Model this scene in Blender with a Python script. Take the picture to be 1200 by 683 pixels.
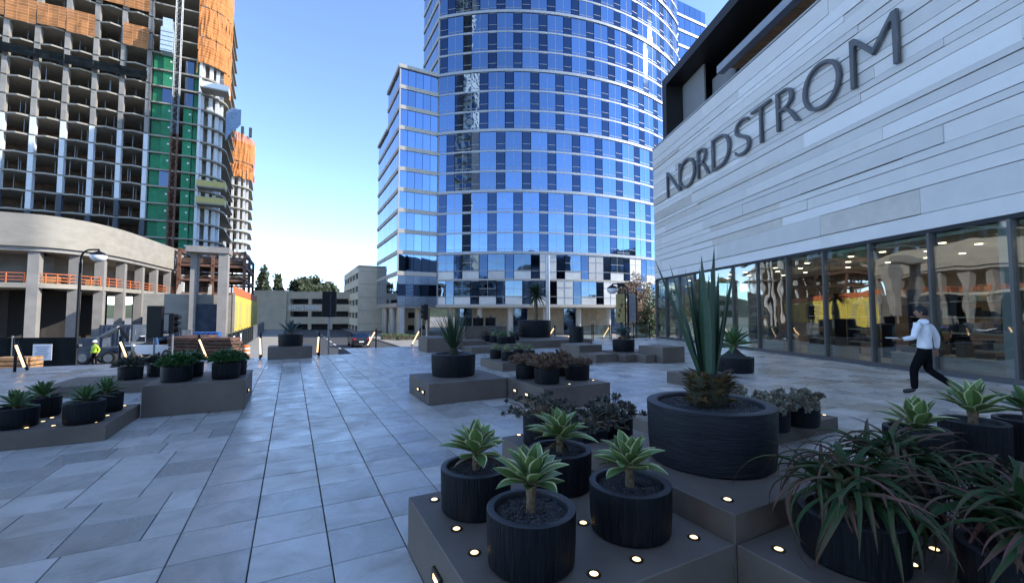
import bpy, bmesh, math, random
from mathutils import Vector, Matrix
R = math.radians
random.seed(7)
for o in list(bpy.data.objects):
    bpy.data.objects.remove(o, do_unlink=True)
scene = bpy.context.scene
COL = scene.collection

# ------------------------------------------------------------------ camera, sky, sun, exposure
cam_data = bpy.data.cameras.new('camera')
cam = bpy.data.objects.new('camera', cam_data)
COL.objects.link(cam)
cam.location = (0, 0, 1.65)
cam.rotation_euler = (R(90 + 2.93), 0, 0)
cam_data.sensor_width = 36
cam_data.lens = 14.94
cam_data.clip_start = 0.05
cam_data.clip_end = 4000
scene.camera = cam

SUN_AZ, SUN_EL = 88, 31
world = bpy.data.worlds.new('World')
scene.world = world
world.use_nodes = True
wn = world.node_tree
sky = wn.nodes.new('ShaderNodeTexSky')
sky.sky_type = 'NISHITA'
sky.sun_disc = False
sky.sun_elevation = R(SUN_EL)
sky.sun_rotation = R(SUN_AZ)
sky.altitude = 3000
sky.air_density = 0.85
sky.dust_density = 0.0
sky.ozone_density = 2.0
bg = wn.nodes['Background']
bg.inputs['Strength'].default_value = 0.14
wn.links.new(sky.outputs[0], bg.inputs['Color'])

sun_data = bpy.data.lights.new('sun', 'SUN')
sun_data.energy = 2.0
sun_data.angle = R(0.5)
sun_data.color = (1, 0.93, 0.82)
sun = bpy.data.objects.new('sun', sun_data)
COL.objects.link(sun)
sd = Vector((math.sin(R(SUN_AZ)) * math.cos(R(SUN_EL)), math.cos(R(SUN_AZ)) * math.cos(R(SUN_EL)), math.sin(R(SUN_EL))))
sun.rotation_euler = sd.to_track_quat('Z', 'Y').to_euler()
sun.location = sd * 200

scene.view_settings.view_transform = 'Standard'
scene.view_settings.look = 'None'
scene.view_settings.gamma = 1
scene.view_settings.exposure = 1.98
scene.view_settings.use_curve_mapping = False
scene.render.engine = 'CYCLES'

# ------------------------------------------------------------------ frames
A = R(27.4)
UX, UY = math.cos(A), math.sin(A)
def W(u, v, z=0.0):
    return Vector((u * UX - v * UY, u * UY + v * UX, z))
STREET = -2.0

# ------------------------------------------------------------------ materials
def nodes_of(m):
    m.use_nodes = True
    return m.node_tree.nodes, m.node_tree.links
def mat(name, c, rough=0.6, metal=0.0, var=0.12, scale=3.0, bump=0.0, bscale=30.0, rvar=0.0, objvar=0.0, stretch=(1, 1, 1), c2=None, spec=0.5, world_space=False):
    m = bpy.data.materials.new(name)
    N, L = nodes_of(m)
    b = N['Principled BSDF']
    b.inputs['Roughness'].default_value = rough
    b.inputs['Metallic'].default_value = metal
    b.inputs['Specular IOR Level'].default_value = spec
    tc = N.new('ShaderNodeTexCoord')
    oi = N.new('ShaderNodeObjectInfo')
    if world_space:
        geo = N.new('ShaderNodeNewGeometry'); src = geo.outputs['Position']
    else:
        add = N.new('ShaderNodeVectorMath'); add.operation = 'ADD'
        mul = N.new('ShaderNodeMath'); mul.operation = 'MULTIPLY'; mul.inputs[1].default_value = 57.0
        L.new(oi.outputs['Random'], mul.inputs[0]); L.new(tc.outputs['Object'], add.inputs[0]); L.new(mul.outputs[0], add.inputs[1])
        src = add.outputs[0]
    mp = N.new('ShaderNodeMapping'); mp.inputs['Scale'].default_value = stretch
    L.new(src, mp.inputs['Vector'])
    n = N.new('ShaderNodeTexNoise'); n.inputs['Scale'].default_value = scale; n.inputs['Detail'].default_value = 6; n.inputs['Roughness'].default_value = 0.62
    L.new(mp.outputs[0], n.inputs['Vector'])
    mix = N.new('ShaderNodeMix'); mix.data_type = 'RGBA'
    lo = [x * (1 - var) for x in c]; hi = [min(1, x * (1 + var)) for x in (c2 or c)]
    mix.inputs['A'].default_value = (*lo, 1); mix.inputs['B'].default_value = (*hi, 1)
    mr = N.new('ShaderNodeMapRange'); mr.inputs['From Min'].default_value = 0.32; mr.inputs['From Max'].default_value = 0.68
    L.new(n.outputs['Fac'], mr.inputs['Value']); L.new(mr.outputs[0], mix.inputs['Factor'])
    out = mix.outputs['Result']
    if objvar:
        hs = N.new('ShaderNodeHueSaturation')
        m2 = N.new('ShaderNodeMapRange'); m2.inputs['To Min'].default_value = 1 - objvar; m2.inputs['To Max'].default_value = 1 + objvar
        L.new(oi.outputs['Random'], m2.inputs['Value']); L.new(m2.outputs[0], hs.inputs['Value']); L.new(out, hs.inputs['Color'])
        out = hs.outputs[0]
    L.new(out, b.inputs['Base Color'])
    if rvar:
        m3 = N.new('ShaderNodeMapRange'); m3.inputs['To Min'].default_value = max(0.02, rough - rvar); m3.inputs['To Max'].default_value = rough + rvar
        L.new(n.outputs['Fac'], m3.inputs['Value']); L.new(m3.outputs[0], b.inputs['Roughness'])
    if bump:
        n2 = N.new('ShaderNodeTexNoise'); n2.inputs['Scale'].default_value = bscale; n2.inputs['Detail'].default_value = 3
        L.new(mp.outputs[0], n2.inputs['Vector'])
        bp = N.new('ShaderNodeBump'); bp.inputs['Strength'].default_value = bump; bp.inputs['Distance'].default_value = 0.02
        L.new(n2.outputs['Fac'], bp.inputs['Height']); L.new(bp.outputs[0], b.inputs['Normal'])
    return m
def emis(name, c, s):
    m = bpy.data.materials.new(name); N, L = nodes_of(m); b = N['Principled BSDF']
    b.inputs['Base Color'].default_value = (*c, 1); b.inputs['Emission Color'].default_value = (*c, 1); b.inputs['Emission Strength'].default_value = s
    return m
def mirror_glass(name, c, rough=0.02, wav=0.006, wscale=0.8):
    m = bpy.data.materials.new(name); N, L = nodes_of(m); b = N['Principled BSDF']
    b.inputs['Base Color'].default_value = (*c, 1); b.inputs['Metallic'].default_value = 1; b.inputs['Roughness'].default_value = rough
    tc = N.new('ShaderNodeTexCoord'); oi = N.new('ShaderNodeObjectInfo')
    add = N.new('ShaderNodeVectorMath'); add.operation = 'ADD'
    mul = N.new('ShaderNodeMath'); mul.operation = 'MULTIPLY'; mul.inputs[1].default_value = 91.0
    L.new(oi.outputs['Random'], mul.inputs[0]); L.new(tc.outputs['Object'], add.inputs[0]); L.new(mul.outputs[0], add.inputs[1])
    n = N.new('ShaderNodeTexNoise'); n.inputs['Scale'].default_value = wscale; n.inputs['Detail'].default_value = 1
    L.new(add.outputs[0], n.inputs['Vector'])
    bp = N.new('ShaderNodeBump'); bp.inputs['Strength'].default_value = 1.0; bp.inputs['Distance'].default_value = wav
    L.new(n.outputs['Fac'], bp.inputs['Height']); L.new(bp.outputs[0], b.inputs['Normal'])
    hs = N.new('ShaderNodeHueSaturation'); hs.inputs['Color'].default_value = (*c, 1)
    m2 = N.new('ShaderNodeMapRange'); m2.inputs['To Min'].default_value = 0.86; m2.inputs['To Max'].default_value = 1.12
    L.new(oi.outputs['Random'], m2.inputs['Value']); L.new(m2.outputs[0], hs.inputs['Value']); L.new(hs.outputs[0], b.inputs['Base Color'])
    return m
def clear_glass(name, tint=(0.8, 0.86, 0.84), ior=2.35, wav=0.008, wscale=0.7):
    m = bpy.data.materials.new(name); N, L = nodes_of(m)
    N.remove(N['Principled BSDF']); out = N['Material Output']
    tr = N.new('ShaderNodeBsdfTransparent'); tr.inputs[0].default_value = (*tint, 1)
    gl = N.new('ShaderNodeBsdfGlossy'); gl.inputs['Roughness'].default_value = 0.01; gl.inputs['Color'].default_value = (1, 1, 1, 1)
    fr = N.new('ShaderNodeFresnel'); fr.inputs['IOR'].default_value = ior
    mx = N.new('ShaderNodeMixShader')
    geo = N.new('ShaderNodeNewGeometry')
    n = N.new('ShaderNodeTexNoise'); n.inputs['Scale'].default_value = wscale; n.inputs['Detail'].default_value = 1.5
    L.new(geo.outputs['Position'], n.inputs['Vector'])
    bp = N.new('ShaderNodeBump'); bp.inputs['Strength'].default_value = 1; bp.inputs['Distance'].default_value = wav
    L.new(n.outputs['Fac'], bp.inputs['Height']); L.new(bp.outputs[0], gl.inputs['Normal']); L.new(bp.outputs[0], fr.inputs['Normal'])
    io = N.new('ShaderNodeMix'); io.inputs['A'].default_value = ior; io.inputs['B'].default_value = 1 / ior   # same reflectance from both sides of the sheet
    L.new(geo.outputs['Backfacing'], io.inputs['Factor']); L.new(io.outputs['Result'], fr.inputs['IOR'])
    L.new(fr.outputs[0], mx.inputs[0]); L.new(tr.outputs[0], mx.inputs[1]); L.new(gl.outputs[0], mx.inputs[2]); L.new(mx.outputs[0], out.inputs['Surface'])
    return m
def tile_mat():
    m = bpy.data.materials.new('paving_stone'); N, L = nodes_of(m); b = N['Principled BSDF']
    geo = N.new('ShaderNodeNewGeometry'); oi = N.new('ShaderNodeObjectInfo')
    s = N.new('ShaderNodeMath'); s.operation = 'ADD'; f = N.new('ShaderNodeMath'); f.operation = 'FRACT'
    L.new(geo.outputs['Random Per Island'], s.inputs[0]); L.new(oi.outputs['Random'], s.inputs[1]); L.new(s.outputs[0], f.inputs[0])
    off = N.new('ShaderNodeMath'); off.operation = 'MULTIPLY'; off.inputs[1].default_value = 3.0; L.new(f.outputs[0], off.inputs[0])
    va = N.new('ShaderNodeVectorMath'); va.operation = 'ADD'; L.new(geo.outputs['Position'], va.inputs[0]); L.new(off.outputs[0], va.inputs[1])
    n1 = N.new('ShaderNodeTexNoise'); n1.inputs['Scale'].default_value = 2.3; n1.inputs['Detail'].default_value = 8; n1.inputs['Roughness'].default_value = 0.66; n1.inputs['Distortion'].default_value = 0.7
    L.new(va.outputs[0], n1.inputs['Vector'])
    n2 = N.new('ShaderNodeTexNoise'); n2.inputs['Scale'].default_value = 0.55; n2.inputs['Detail'].default_value = 5; L.new(geo.outputs['Position'], n2.inputs['Vector'])
    cr = N.new('ShaderNodeValToRGB')
    cr.color_ramp.elements[0].position = 0.25; cr.color_ramp.elements[0].color = (0.29, 0.265, 0.225, 1)
    cr.color_ramp.elements[1].position = 0.75; cr.color_ramp.elements[1].color = (0.58, 0.565, 0.53, 1)
    e = cr.color_ramp.elements.new(0.5); e.color = (0.47, 0.445, 0.405, 1)
    L.new(n1.outputs['Fac'], cr.inputs['Fac'])
    hs = N.new('ShaderNodeHueSaturation'); mr = N.new('ShaderNodeMapRange'); mr.inputs['To Min'].default_value = 0.72; mr.inputs['To Max'].default_value = 1.16
    L.new(f.outputs[0], mr.inputs['Value']); L.new(mr.outputs[0], hs.inputs['Value']); L.new(cr.outputs[0], hs.inputs['Color'])
    st = N.new('ShaderNodeMix'); st.data_type = 'RGBA'; st.blend_type = 'MULTIPLY'; st.inputs['B'].default_value = (0.70, 0.66, 0.60, 1)
    m4 = N.new('ShaderNodeMapRange'); m4.inputs['From Min'].default_value = 0.52; m4.inputs['From Max'].default_value = 0.66; L.new(n2.outputs['Fac'], m4.inputs['Value'])
    m4.inputs['To Max'].default_value = 0.8
    L.new(m4.outputs[0], st.inputs['Factor']); L.new(hs.outputs[0], st.inputs['A']); L.new(st.outputs['Result'], b.inputs['Base Color'])
    rr = N.new('ShaderNodeMapRange'); rr.inputs['From Min'].default_value = 0.3; rr.inputs['From Max'].default_value = 0.7; rr.inputs['To Min'].default_value = 0.40; rr.inputs['To Max'].default_value = 0.15
    L.new(n1.outputs['Fac'], rr.inputs['Value'])
    r2 = N.new('ShaderNodeMath'); r2.operation = 'MULTIPLY_ADD'; r2.inputs[1].default_value = 0.14; L.new(f.outputs[0], r2.inputs[0]); L.new(rr.outputs[0], r2.inputs[2])
    L.new(r2.outputs[0], b.inputs['Roughness'])
    b.inputs['IOR'].default_value = 1.6
    n3 = N.new('ShaderNodeTexNoise'); n3.inputs['Scale'].default_value = 60; n3.inputs['Detail'].default_value = 4; L.new(geo.outputs['Position'], n3.inputs['Vector'])
    bp = N.new('ShaderNodeBump'); bp.inputs['Strength'].default_value = 0.18; bp.inputs['Distance'].default_value = 0.004; L.new(n3.outputs['Fac'], bp.inputs['Height']); L.new(bp.outputs[0], b.inputs['Normal'])
    return m
def leaf_mat(name, mid, edge, ew=0.36, base=None, rough=0.42, tip=None):
    """UV.x runs across the leaf, UV.y along it"""
    m = bpy.data.materials.new(name); N, L = nodes_of(m); b = N['Principled BSDF']
    uv = N.new('ShaderNodeUVMap'); sx = N.new('ShaderNodeSeparateXYZ'); L.new(uv.outputs[0], sx.inputs[0])
    a = N.new('ShaderNodeMath'); a.operation = 'SUBTRACT'; a.inputs[1].default_value = 0.5; L.new(sx.outputs['X'], a.inputs[0])
    ab = N.new('ShaderNodeMath'); ab.operation = 'ABSOLUTE'; L.new(a.outputs[0], ab.inputs[0])
    tc = N.new('ShaderNodeTexCoord')
    n = N.new('ShaderNodeTexNoise'); n.inputs['Scale'].default_value = 18; n.inputs['Detail'].default_value = 4; L.new(tc.outputs['Object'], n.inputs['Vector'])
    nm = N.new('ShaderNodeMath'); nm.operation = 'MULTIPLY_ADD'; nm.inputs[1].default_value = 0.10; nm.inputs[2].default_value = -0.05; L.new(n.outputs['Fac'], nm.inputs[0])
    s = N.new('ShaderNodeMath'); s.operation = 'ADD'; L.new(ab.outputs[0], s.inputs[0]); L.new(nm.outputs[0], s.inputs[1])
    mr = N.new('ShaderNodeMapRange'); mr.inputs['From Min'].default_value = ew - 0.02; mr.inputs['From Max'].default_value = ew + 0.03; L.new(s.outputs[0], mr.inputs['Value'])
    oi = N.new('ShaderNodeObjectInfo')
    hs = N.new('ShaderNodeHueSaturation'); h2 = N.new('ShaderNodeMapRange'); h2.inputs['To Min'].default_value = 0.7; h2.inputs['To Max'].default_value = 1.25
    sm = N.new('ShaderNodeMath'); sm.operation = 'ADD'; sm.use_clamp = False; geo = N.new('ShaderNodeNewGeometry')
    L.new(oi.outputs['Random'], sm.inputs[0]); L.new(geo.outputs['Random Per Island'], sm.inputs[1])
    fr = N.new('ShaderNodeMath'); fr.operation = 'FRACT'; L.new(sm.outputs[0], fr.inputs[0])
    L.new(fr.outputs[0], h2.inputs['Value']); L.new(h2.outputs[0], hs.inputs['Value'])
    mm = N.new('ShaderNodeMix'); mm.data_type = 'RGBA'; mm.inputs['A'].default_value = (*mid, 1); mm.inputs['B'].default_value = (*[x * 0.55 for x in mid], 1); L.new(n.outputs['Fac'], mm.inputs['Factor'])
    col = mm.outputs['Result']
    if tip:
        tm = N.new('ShaderNodeMix'); tm.data_type = 'RGBA'; tm.inputs['B'].default_value = (*tip, 1)
        tr = N.new('ShaderNodeMapRange'); tr.inputs['From Min'].default_value = 0.35; tr.inputs['From Max'].default_value = 1.0
        tn = N.new('ShaderNodeMath'); tn.operation = 'MULTIPLY_ADD'; tn.inputs[1].default_value = 0.8; tn.inputs[2].default_value = -0.4; L.new(fr.outputs[0], tn.inputs[0])
        ta = N.new('ShaderNodeMath'); ta.operation = 'ADD'; L.new(sx.outputs['Y'], ta.inputs[0]); L.new(tn.outputs[0], ta.inputs[1])
        L.new(ta.outputs[0], tr.inputs['Value']); L.new(tr.outputs[0], tm.inputs['Factor']); L.new(col, tm.inputs['A']); col = tm.outputs['Result']
    L.new(col, hs.inputs['Color'])
    mx = N.new('ShaderNodeMix'); mx.data_type = 'RGBA'; mx.inputs['B'].default_value = (*edge, 1)
    L.new(mr.outputs[0], mx.inputs['Factor']); L.new(hs.outputs[0], mx.inputs['A']); L.new(mx.outputs['Result'], b.inputs['Base Color'])
    b.inputs['Roughness'].default_value = rough
    return m
def net_mat(name, c, cell=0.9, dens=0.12):
    m = bpy.data.materials.new(name); N, L = nodes_of(m); b = N['Principled BSDF']; out = N['Material Output']
    tc = N.new('ShaderNodeTexCoord')
    br = N.new('ShaderNodeTexBrick'); br.offset = 0; br.inputs['Scale'].default_value = 1.0
    br.inputs['Brick Width'].default_value = cell * 1.4; br.inputs['Row Height'].default_value = cell * 0.55; br.inputs['Mortar Size'].default_value = 0.045
    br.inputs['Color1'].default_value = (*c, 1); br.inputs['Color2'].default_value = (*[x * 0.72 for x in c], 1); br.inputs['Mortar'].default_value = (*[min(1, x * 1.5 + 0.02) for x in c], 1)
    uvm = N.new('ShaderNodeUVMap'); L.new(uvm.outputs[0], br.inputs['Vector'])
    n = N.new('ShaderNodeTexNoise'); n.inputs['Scale'].default_value = 0.7; n.inputs['Detail'].default_value = 5; L.new(tc.outputs['Object'], n.inputs['Vector'])
    mx = N.new('ShaderNodeMix'); mx.data_type = 'RGBA'; mx.blend_type = 'MULTIPLY'; mx.inputs['Factor'].default_value = 0.4
    L.new(br.outputs['Color'], mx.inputs['A']); L.new(n.outputs['Fac'], mx.inputs['B']); L.new(mx.outputs['Result'], b.inputs['Base Color'])
    b.inputs['Roughness'].default_value = 0.8
    tr = N.new('ShaderNodeBsdfTransparent'); ms = N.new('ShaderNodeMixShader'); ms.inputs[0].default_value = 1 - dens
    L.new(tr.outputs[0], ms.inputs[1]); L.new(b.outputs[0], ms.inputs[2]); L.new(ms.outputs[0], out.inputs['Surface'])
    return m

M = {}
M['tile'] = tile_mat()
M['joint'] = mat('joint_bed', (0.035, 0.035, 0.037), 0.9)
M['platform'] = mat('taupe_concrete', (0.135, 0.108, 0.086), 0.6, var=0.24, scale=1.5, bump=0.12, bscale=70, rvar=0.12)
M['pot'] = mat('charcoal_pot', (0.0095, 0.0105, 0.013), 0.5, var=0.6, scale=9, stretch=(7, 7, 0.35), bump=0.6, bscale=13, rvar=0.12, spec=0.16)
M['pot_ring'] = mat('charcoal_ridged_pot', (0.016, 0.018, 0.022), 0.5, var=0.45, scale=9, stretch=(0.6, 0.6, 9), bump=0.45, bscale=16, rvar=0.12, spec=0.2)
M['rim'] = mat('pot_rim', (0.026, 0.029, 0.036), 0.55, var=0.3, scale=5, bump=0.1)
M['soil'] = mat('black_gravel', (0.006, 0.006, 0.007), 0.8, var=0.8, scale=75, bump=1.0, bscale=95, c2=(0.05, 0.05, 0.052))
M['shag'] = leaf_mat('shaggy_leaf_base', (0.075, 0.075, 0.03), (0.17, 0.12, 0.06), 0.40, tip=(0.16, 0.10, 0.05))
M['shag_core'] = mat('shaggy_core', (0.03, 0.03, 0.016), 0.9, var=0.5, scale=25, bump=0.8, bscale=40)
M['pebble'] = mat('black_pebble', (0.010, 0.010, 0.011), 0.45, var=0.6, scale=60, c2=(0.03, 0.03, 0.032))
M['stem'] = mat('plant_stem', (0.16, 0.11, 0.06), 0.8, var=0.5, scale=35, bump=0.7, bscale=50)
M['lens'] = emis('warm_lens', (1.0, 0.70, 0.33), 0.75)
M['strip'] = emis('warm_strip', (1.0, 0.62, 0.30), 0.7)
M['bezel'] = mat('bronze_bezel', (0.05, 0.035, 0.02), 0.4, 0.7)
M['black'] = mat('black_metal', (0.006, 0.0065, 0.008), 0.5, 0.0, spec=0.2)
M['screen'] = mat('dark_screen', (0.005, 0.008, 0.010), 0.85, var=0.4, scale=1.2, spec=0.12)
M['agave'] = leaf_mat('variegated_agave', (0.15, 0.245, 0.07), (0.60, 0.60, 0.33), 0.405)
M['agave_dark'] = leaf_mat('green_agave', (0.085, 0.17, 0.055), (0.25, 0.32, 0.14), 0.45)
M['agave_blue'] = leaf_mat('blue_agave', (0.07, 0.115, 0.11), (0.14, 0.2, 0.19), 0.46)
M['sword'] = leaf_mat('sword_leaf', (0.05, 0.105, 0.062), (0.10, 0.16, 0.09), 0.47)
M['aloe'] = leaf_mat('drooping_aloe', (0.036, 0.095, 0.03), (0.10, 0.05, 0.04), 0.46, tip=(0.11, 0.05, 0.042), rough=0.62)
M['aloe'].node_tree.nodes['Principled BSDF'].inputs['Specular IOR Level'].default_value = 0.2
M['grass'] = leaf_mat('grassy_leaf', (0.03, 0.07, 0.028), (0.06, 0.10, 0.04), 0.45)
M['bush'] = leaf_mat('bushy_leaf', (0.05, 0.14, 0.035), (0.055, 0.15, 0.04), 0.6)
M['rust'] = leaf_mat('rusty_succulent', (0.20, 0.115, 0.065), (0.2, 0.12, 0.075), 0.6)
M['pale'] = leaf_mat('pale_succulent', (0.24, 0.22, 0.15), (0.17, 0.15, 0.11), 0.6)
M['darksuc'] = leaf_mat('dark_succulent', (0.075, 0.078, 0.055), (0.09, 0.075, 0.055), 0.6)
M['clad'] = mat('limestone_cladding', (0.68, 0.665, 0.635), 0.5, var=0.04, scale=1.6, objvar=0.09, bump=0.02, bscale=60, rvar=0.06)
M['clad_b'] = mat('beige_limestone_cladding', (0.58, 0.545, 0.485), 0.5, var=0.1, scale=1.6, objvar=0.08, bump=0.02, bscale=60, rvar=0.06)
M['clad_w'] = mat('pale_limestone_cladding', (0.78, 0.77, 0.745), 0.45, var=0.03, scale=1.6, objvar=0.06, bump=0.02, bscale=60, rvar=0.06)
M['reveal'] = mat('dark_reveal', (0.02, 0.022, 0.026), 0.7)
M['letter'] = mat('gunmetal_letter', (0.12, 0.13, 0.14), 0.45, 0.3, var=0.06)
M['bronze'] = mat('dark_bronze', (0.028, 0.027, 0.027), 0.45, 0.4)
M['mesh_panel'] = mat('grey_mesh_panel', (0.22, 0.23, 0.24), 0.6, 0.2, var=0.15, scale=60)
M['beam_blue'] = mat('grey_beam', (0.30, 0.33, 0.37), 0.45, 0.2)
M['wood_soffit'] = mat('wood_soffit', (0.52, 0.28, 0.13), 0.6, var=0.35, scale=5, stretch=(0.3, 4, 4))
M['mullion'] = mat('steel_mullion', (0.13, 0.135, 0.14), 0.35, 0.6, var=0.05)
M['whitesteel'] = mat('pale_steel_fin', (0.34, 0.36, 0.37), 0.4, 0.4, var=0.05)
M['shopglass'] = clear_glass('shop_glass')
M['shopwall'] = mat('brown_shop_wall', (0.20, 0.115, 0.07), 0.7, var=0.25, scale=1.5)
M['shopceil'] = mat('cream_shop_ceiling', (0.62, 0.58, 0.50), 0.8, var=0.05)
M['shopfloor'] = mat('pale_shop_floor', (0.36, 0.32, 0.27), 0.3, var=0.1)
M['shelf'] = mat('shop_shelf', (0.30, 0.27, 0.23), 0.5, var=0.1)
M['goods'] = mat('dark_goods', (0.05, 0.035, 0.03), 0.6, var=0.6, scale=9, objvar=0.6)
M['goods2'] = mat('pale_goods', (0.3, 0.27, 0.23), 0.6, var=0.2, scale=9, objvar=0.4)
M['down'] = emis('downlight', (1.0, 0.86, 0.62), 2.5)
M['towerglass'] = mirror_glass('tower_glass', (0.19, 0.29, 0.46), 0.02, 0.012, 0.55)
M['towerdark'] = mirror_glass('tower_dark_glass', (0.055, 0.085, 0.15), 0.06, 0.008, 0.9)
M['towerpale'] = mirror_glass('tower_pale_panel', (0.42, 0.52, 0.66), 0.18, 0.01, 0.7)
M['spandrel'] = mat('spandrel_metal', (0.36, 0.38, 0.40), 0.5, 0.15, var=0.06)
M['panel_and_reflection'] = mat('pale_panel_and_mirrored_cream', (0.55, 0.55, 0.53), 0.3, 0.0, var=0.1, scale=0.6, objvar=0.18)  # white lower-floor panels; the colour also stands for mirrored sunlit cream buildings
M['towerglass2'] = mirror_glass('lower_tower_glass', (0.10, 0.15, 0.22), 0.02, 0.016, 0.5)
M['spandrel_stone'] = mat('spandrel_stone', (0.40, 0.37, 0.32), 0.6, var=0.08)
M['core'] = mat('tower_core', (0.03, 0.035, 0.05), 0.7)
M['lobby'] = mat('lobby_wall', (0.38, 0.31, 0.22), 0.6, var=0.2, scale=1.0)
M['roundcol'] = mat('metal_column', (0.35, 0.37, 0.40), 0.35, 0.7, var=0.05)
M['concrete'] = mat('grey_concrete', (0.25, 0.235, 0.215), 0.8, var=0.16, scale=0.8, bump=0.1, bscale=8, objvar=0.08)
M['concrete_l'] = mat('pale_concrete', (0.29, 0.265, 0.22), 0.75, var=0.13, scale=0.7, bump=0.15, bscale=6, stretch=(1, 1, 2.5))
M['colwhite'] = mat('white_column', (0.60, 0.62, 0.64), 0.6, var=0.06)
M['colwrap'] = mat('dark_wrap', (0.05, 0.06, 0.075), 0.7, var=0.15)
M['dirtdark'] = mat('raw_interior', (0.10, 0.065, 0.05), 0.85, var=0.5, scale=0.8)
M['green'] = mat('green_sheathing', (0.014, 0.19, 0.085), 0.65, var=0.2, scale=1.2, objvar=0.15)
M['net'] = net_mat('orange_net', (0.70, 0.25, 0.06))
M['netd'] = net_mat('brown_net', (0.50, 0.21, 0.07), dens=0.14)
M['bluenet'] = mat('blue_sheet', (0.20, 0.30, 0.45), 0.8, var=0.4, scale=2, stretch=(1, 1, 4))
M['orange'] = mat('orange_rail', (0.55, 0.14, 0.04), 0.6, var=0.2)
M['rust_steel'] = mat('rusty_steel', (0.14, 0.065, 0.04), 0.75, var=0.4, scale=3)
M['galv'] = mat('galvanised_steel', (0.20, 0.215, 0.23), 0.45, 0.5, var=0.2, scale=4)
M['cabin'] = mat('pale_blue_cabin', (0.42, 0.52, 0.62), 0.5, var=0.1)
M['yellow'] = mat('yellow_sheathing', (0.60, 0.47, 0.08), 0.65, var=0.07, scale=2, objvar=0.05)
M['yellow_d'] = mat('dull_yellow_opening', (0.44, 0.37, 0.13), 0.75, var=0.12, scale=4)
M['tan'] = mat('tan_precast', (0.55, 0.45, 0.33), 0.75, var=0.1, scale=0.6)
M['tan_l'] = mat('pale_tan_precast', (0.74, 0.65, 0.49), 0.75, var=0.09, scale=0.6)
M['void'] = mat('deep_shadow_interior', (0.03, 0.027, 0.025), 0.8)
M['white_letter'] = mat('pale_letter', (0.85, 0.84, 0.8), 0.6)
M['asphalt'] = mat('asphalt', (0.055, 0.056, 0.058), 0.85, var=0.2, scale=1.4, bump=0.3, bscale=90, world_space=True)
M['sidewalk'] = mat('sidewalk_concrete', (0.27, 0.26, 0.24), 0.8, var=0.12, scale=0.8, world_space=True)
M['paint'] = mat('road_paint', (0.72, 0.72, 0.68), 0.7, var=0.12, scale=5)
M['ground'] = mat('dusty_ground', (0.20, 0.175, 0.14), 0.9, var=0.2, scale=0.2, world_space=True)
M['leafd'] = leaf_mat('dark_tree_leaf', (0.055, 0.08, 0.036), (0.055, 0.08, 0.036), 0.7, rough=0.6)
M['leafg'] = leaf_mat('green_tree_leaf', (0.055, 0.11, 0.03), (0.055, 0.11, 0.03), 0.7, rough=0.55)
M['leafb'] = leaf_mat('brown_tree_leaf', (0.18, 0.10, 0.045), (0.18, 0.10, 0.045), 0.7, rough=0.6)
M['bark'] = mat('bark', (0.11, 0.08, 0.055), 0.9, var=0.4, scale=9, bump=0.6)
M['white_paint'] = mat('white_vehicle_paint', (0.72, 0.74, 0.76), 0.25, var=0.03)
M['dark_paint'] = mat('dark_vehicle_paint', (0.02, 0.024, 0.03), 0.2, var=0.05)
M['tyre'] = mat('tyre_rubber', (0.015, 0.015, 0.015), 0.85)
M['carglass'] = mirror_glass('vehicle_glass', (0.10, 0.13, 0.17), 0.04, 0.001)
M['redlight'] = mat('red_lamp', (0.45, 0.02, 0.02), 0.3)
M['shirt'] = mat('white_shirt', (0.80, 0.82, 0.86), 0.8, var=0.07, scale=7, bump=0.9, bscale=9, stretch=(1, 1, .45))
M['trousers'] = mat('black_trousers', (0.006, 0.0065, 0.008), 0.9, bump=0.3, bscale=14, spec=0.1)
M['shoe'] = mat('black_shoe', (0.008, 0.008, 0.009), 0.35)
M['skin'] = mat('skin', (0.28, 0.14, 0.085), 0.55, var=0.06)
M['hair'] = mat('dark_hair', (0.008, 0.007, 0.007), 0.6, var=0.3, scale=40, bump=0.5)
M['paper'] = mat('white_paper', (0.75, 0.75, 0.74), 0.8)
M['hivis'] = mat('hi_vis_vest', (0.45, 0.65, 0.05), 0.7)
M['wood'] = mat('raw_timber', (0.36, 0.20, 0.09), 0.8, var=0.25, scale=5)
M['darkwood'] = mat('weathered_timber', (0.09, 0.05, 0.03), 0.85, var=0.4, scale=3)
M['notice'] = mat('white_notice', (0.62, 0.68, 0.76), 0.6, var=0.04)
M['ink'] = mat('notice_ink', (0.16, 0.2, 0.28), 0.6)
M['bluegrey'] = mat('blue_grey_container', (0.055, 0.07, 0.095), 0.7, var=0.35, scale=1.5, spec=0.2)
M['blue'] = mat('blue_plastic', (0.03, 0.10, 0.30), 0.5, objvar=0.2)
M['orangeplastic'] = mat('orange_plastic', (0.75, 0.17, 0.02), 0.5)
M['globe'] = mat('lamp_globe', (0.74, 0.76, 0.78), 0.25, var=0.02)
M['banner_y'] = mat('mustard_banner', (0.42, 0.33, 0.13), 0.7, var=0.25, scale=6)
M['banner_g'] = mat('grey_banner', (0.30, 0.28, 0.28), 0.7, var=0.1, scale=6)
M['cream'] = mat('cream_building', (0.60, 0.54, 0.43), 0.75, var=0.08, scale=0.3)
M['win_dark'] = mirror_glass('dark_window', (0.12, 0.15, 0.2), 0.05, 0.004)
M['hill'] = mat('wooded_hill', (0.045, 0.06, 0.035), 0.95, var=0.4, scale=0.06, world_space=True)

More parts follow.
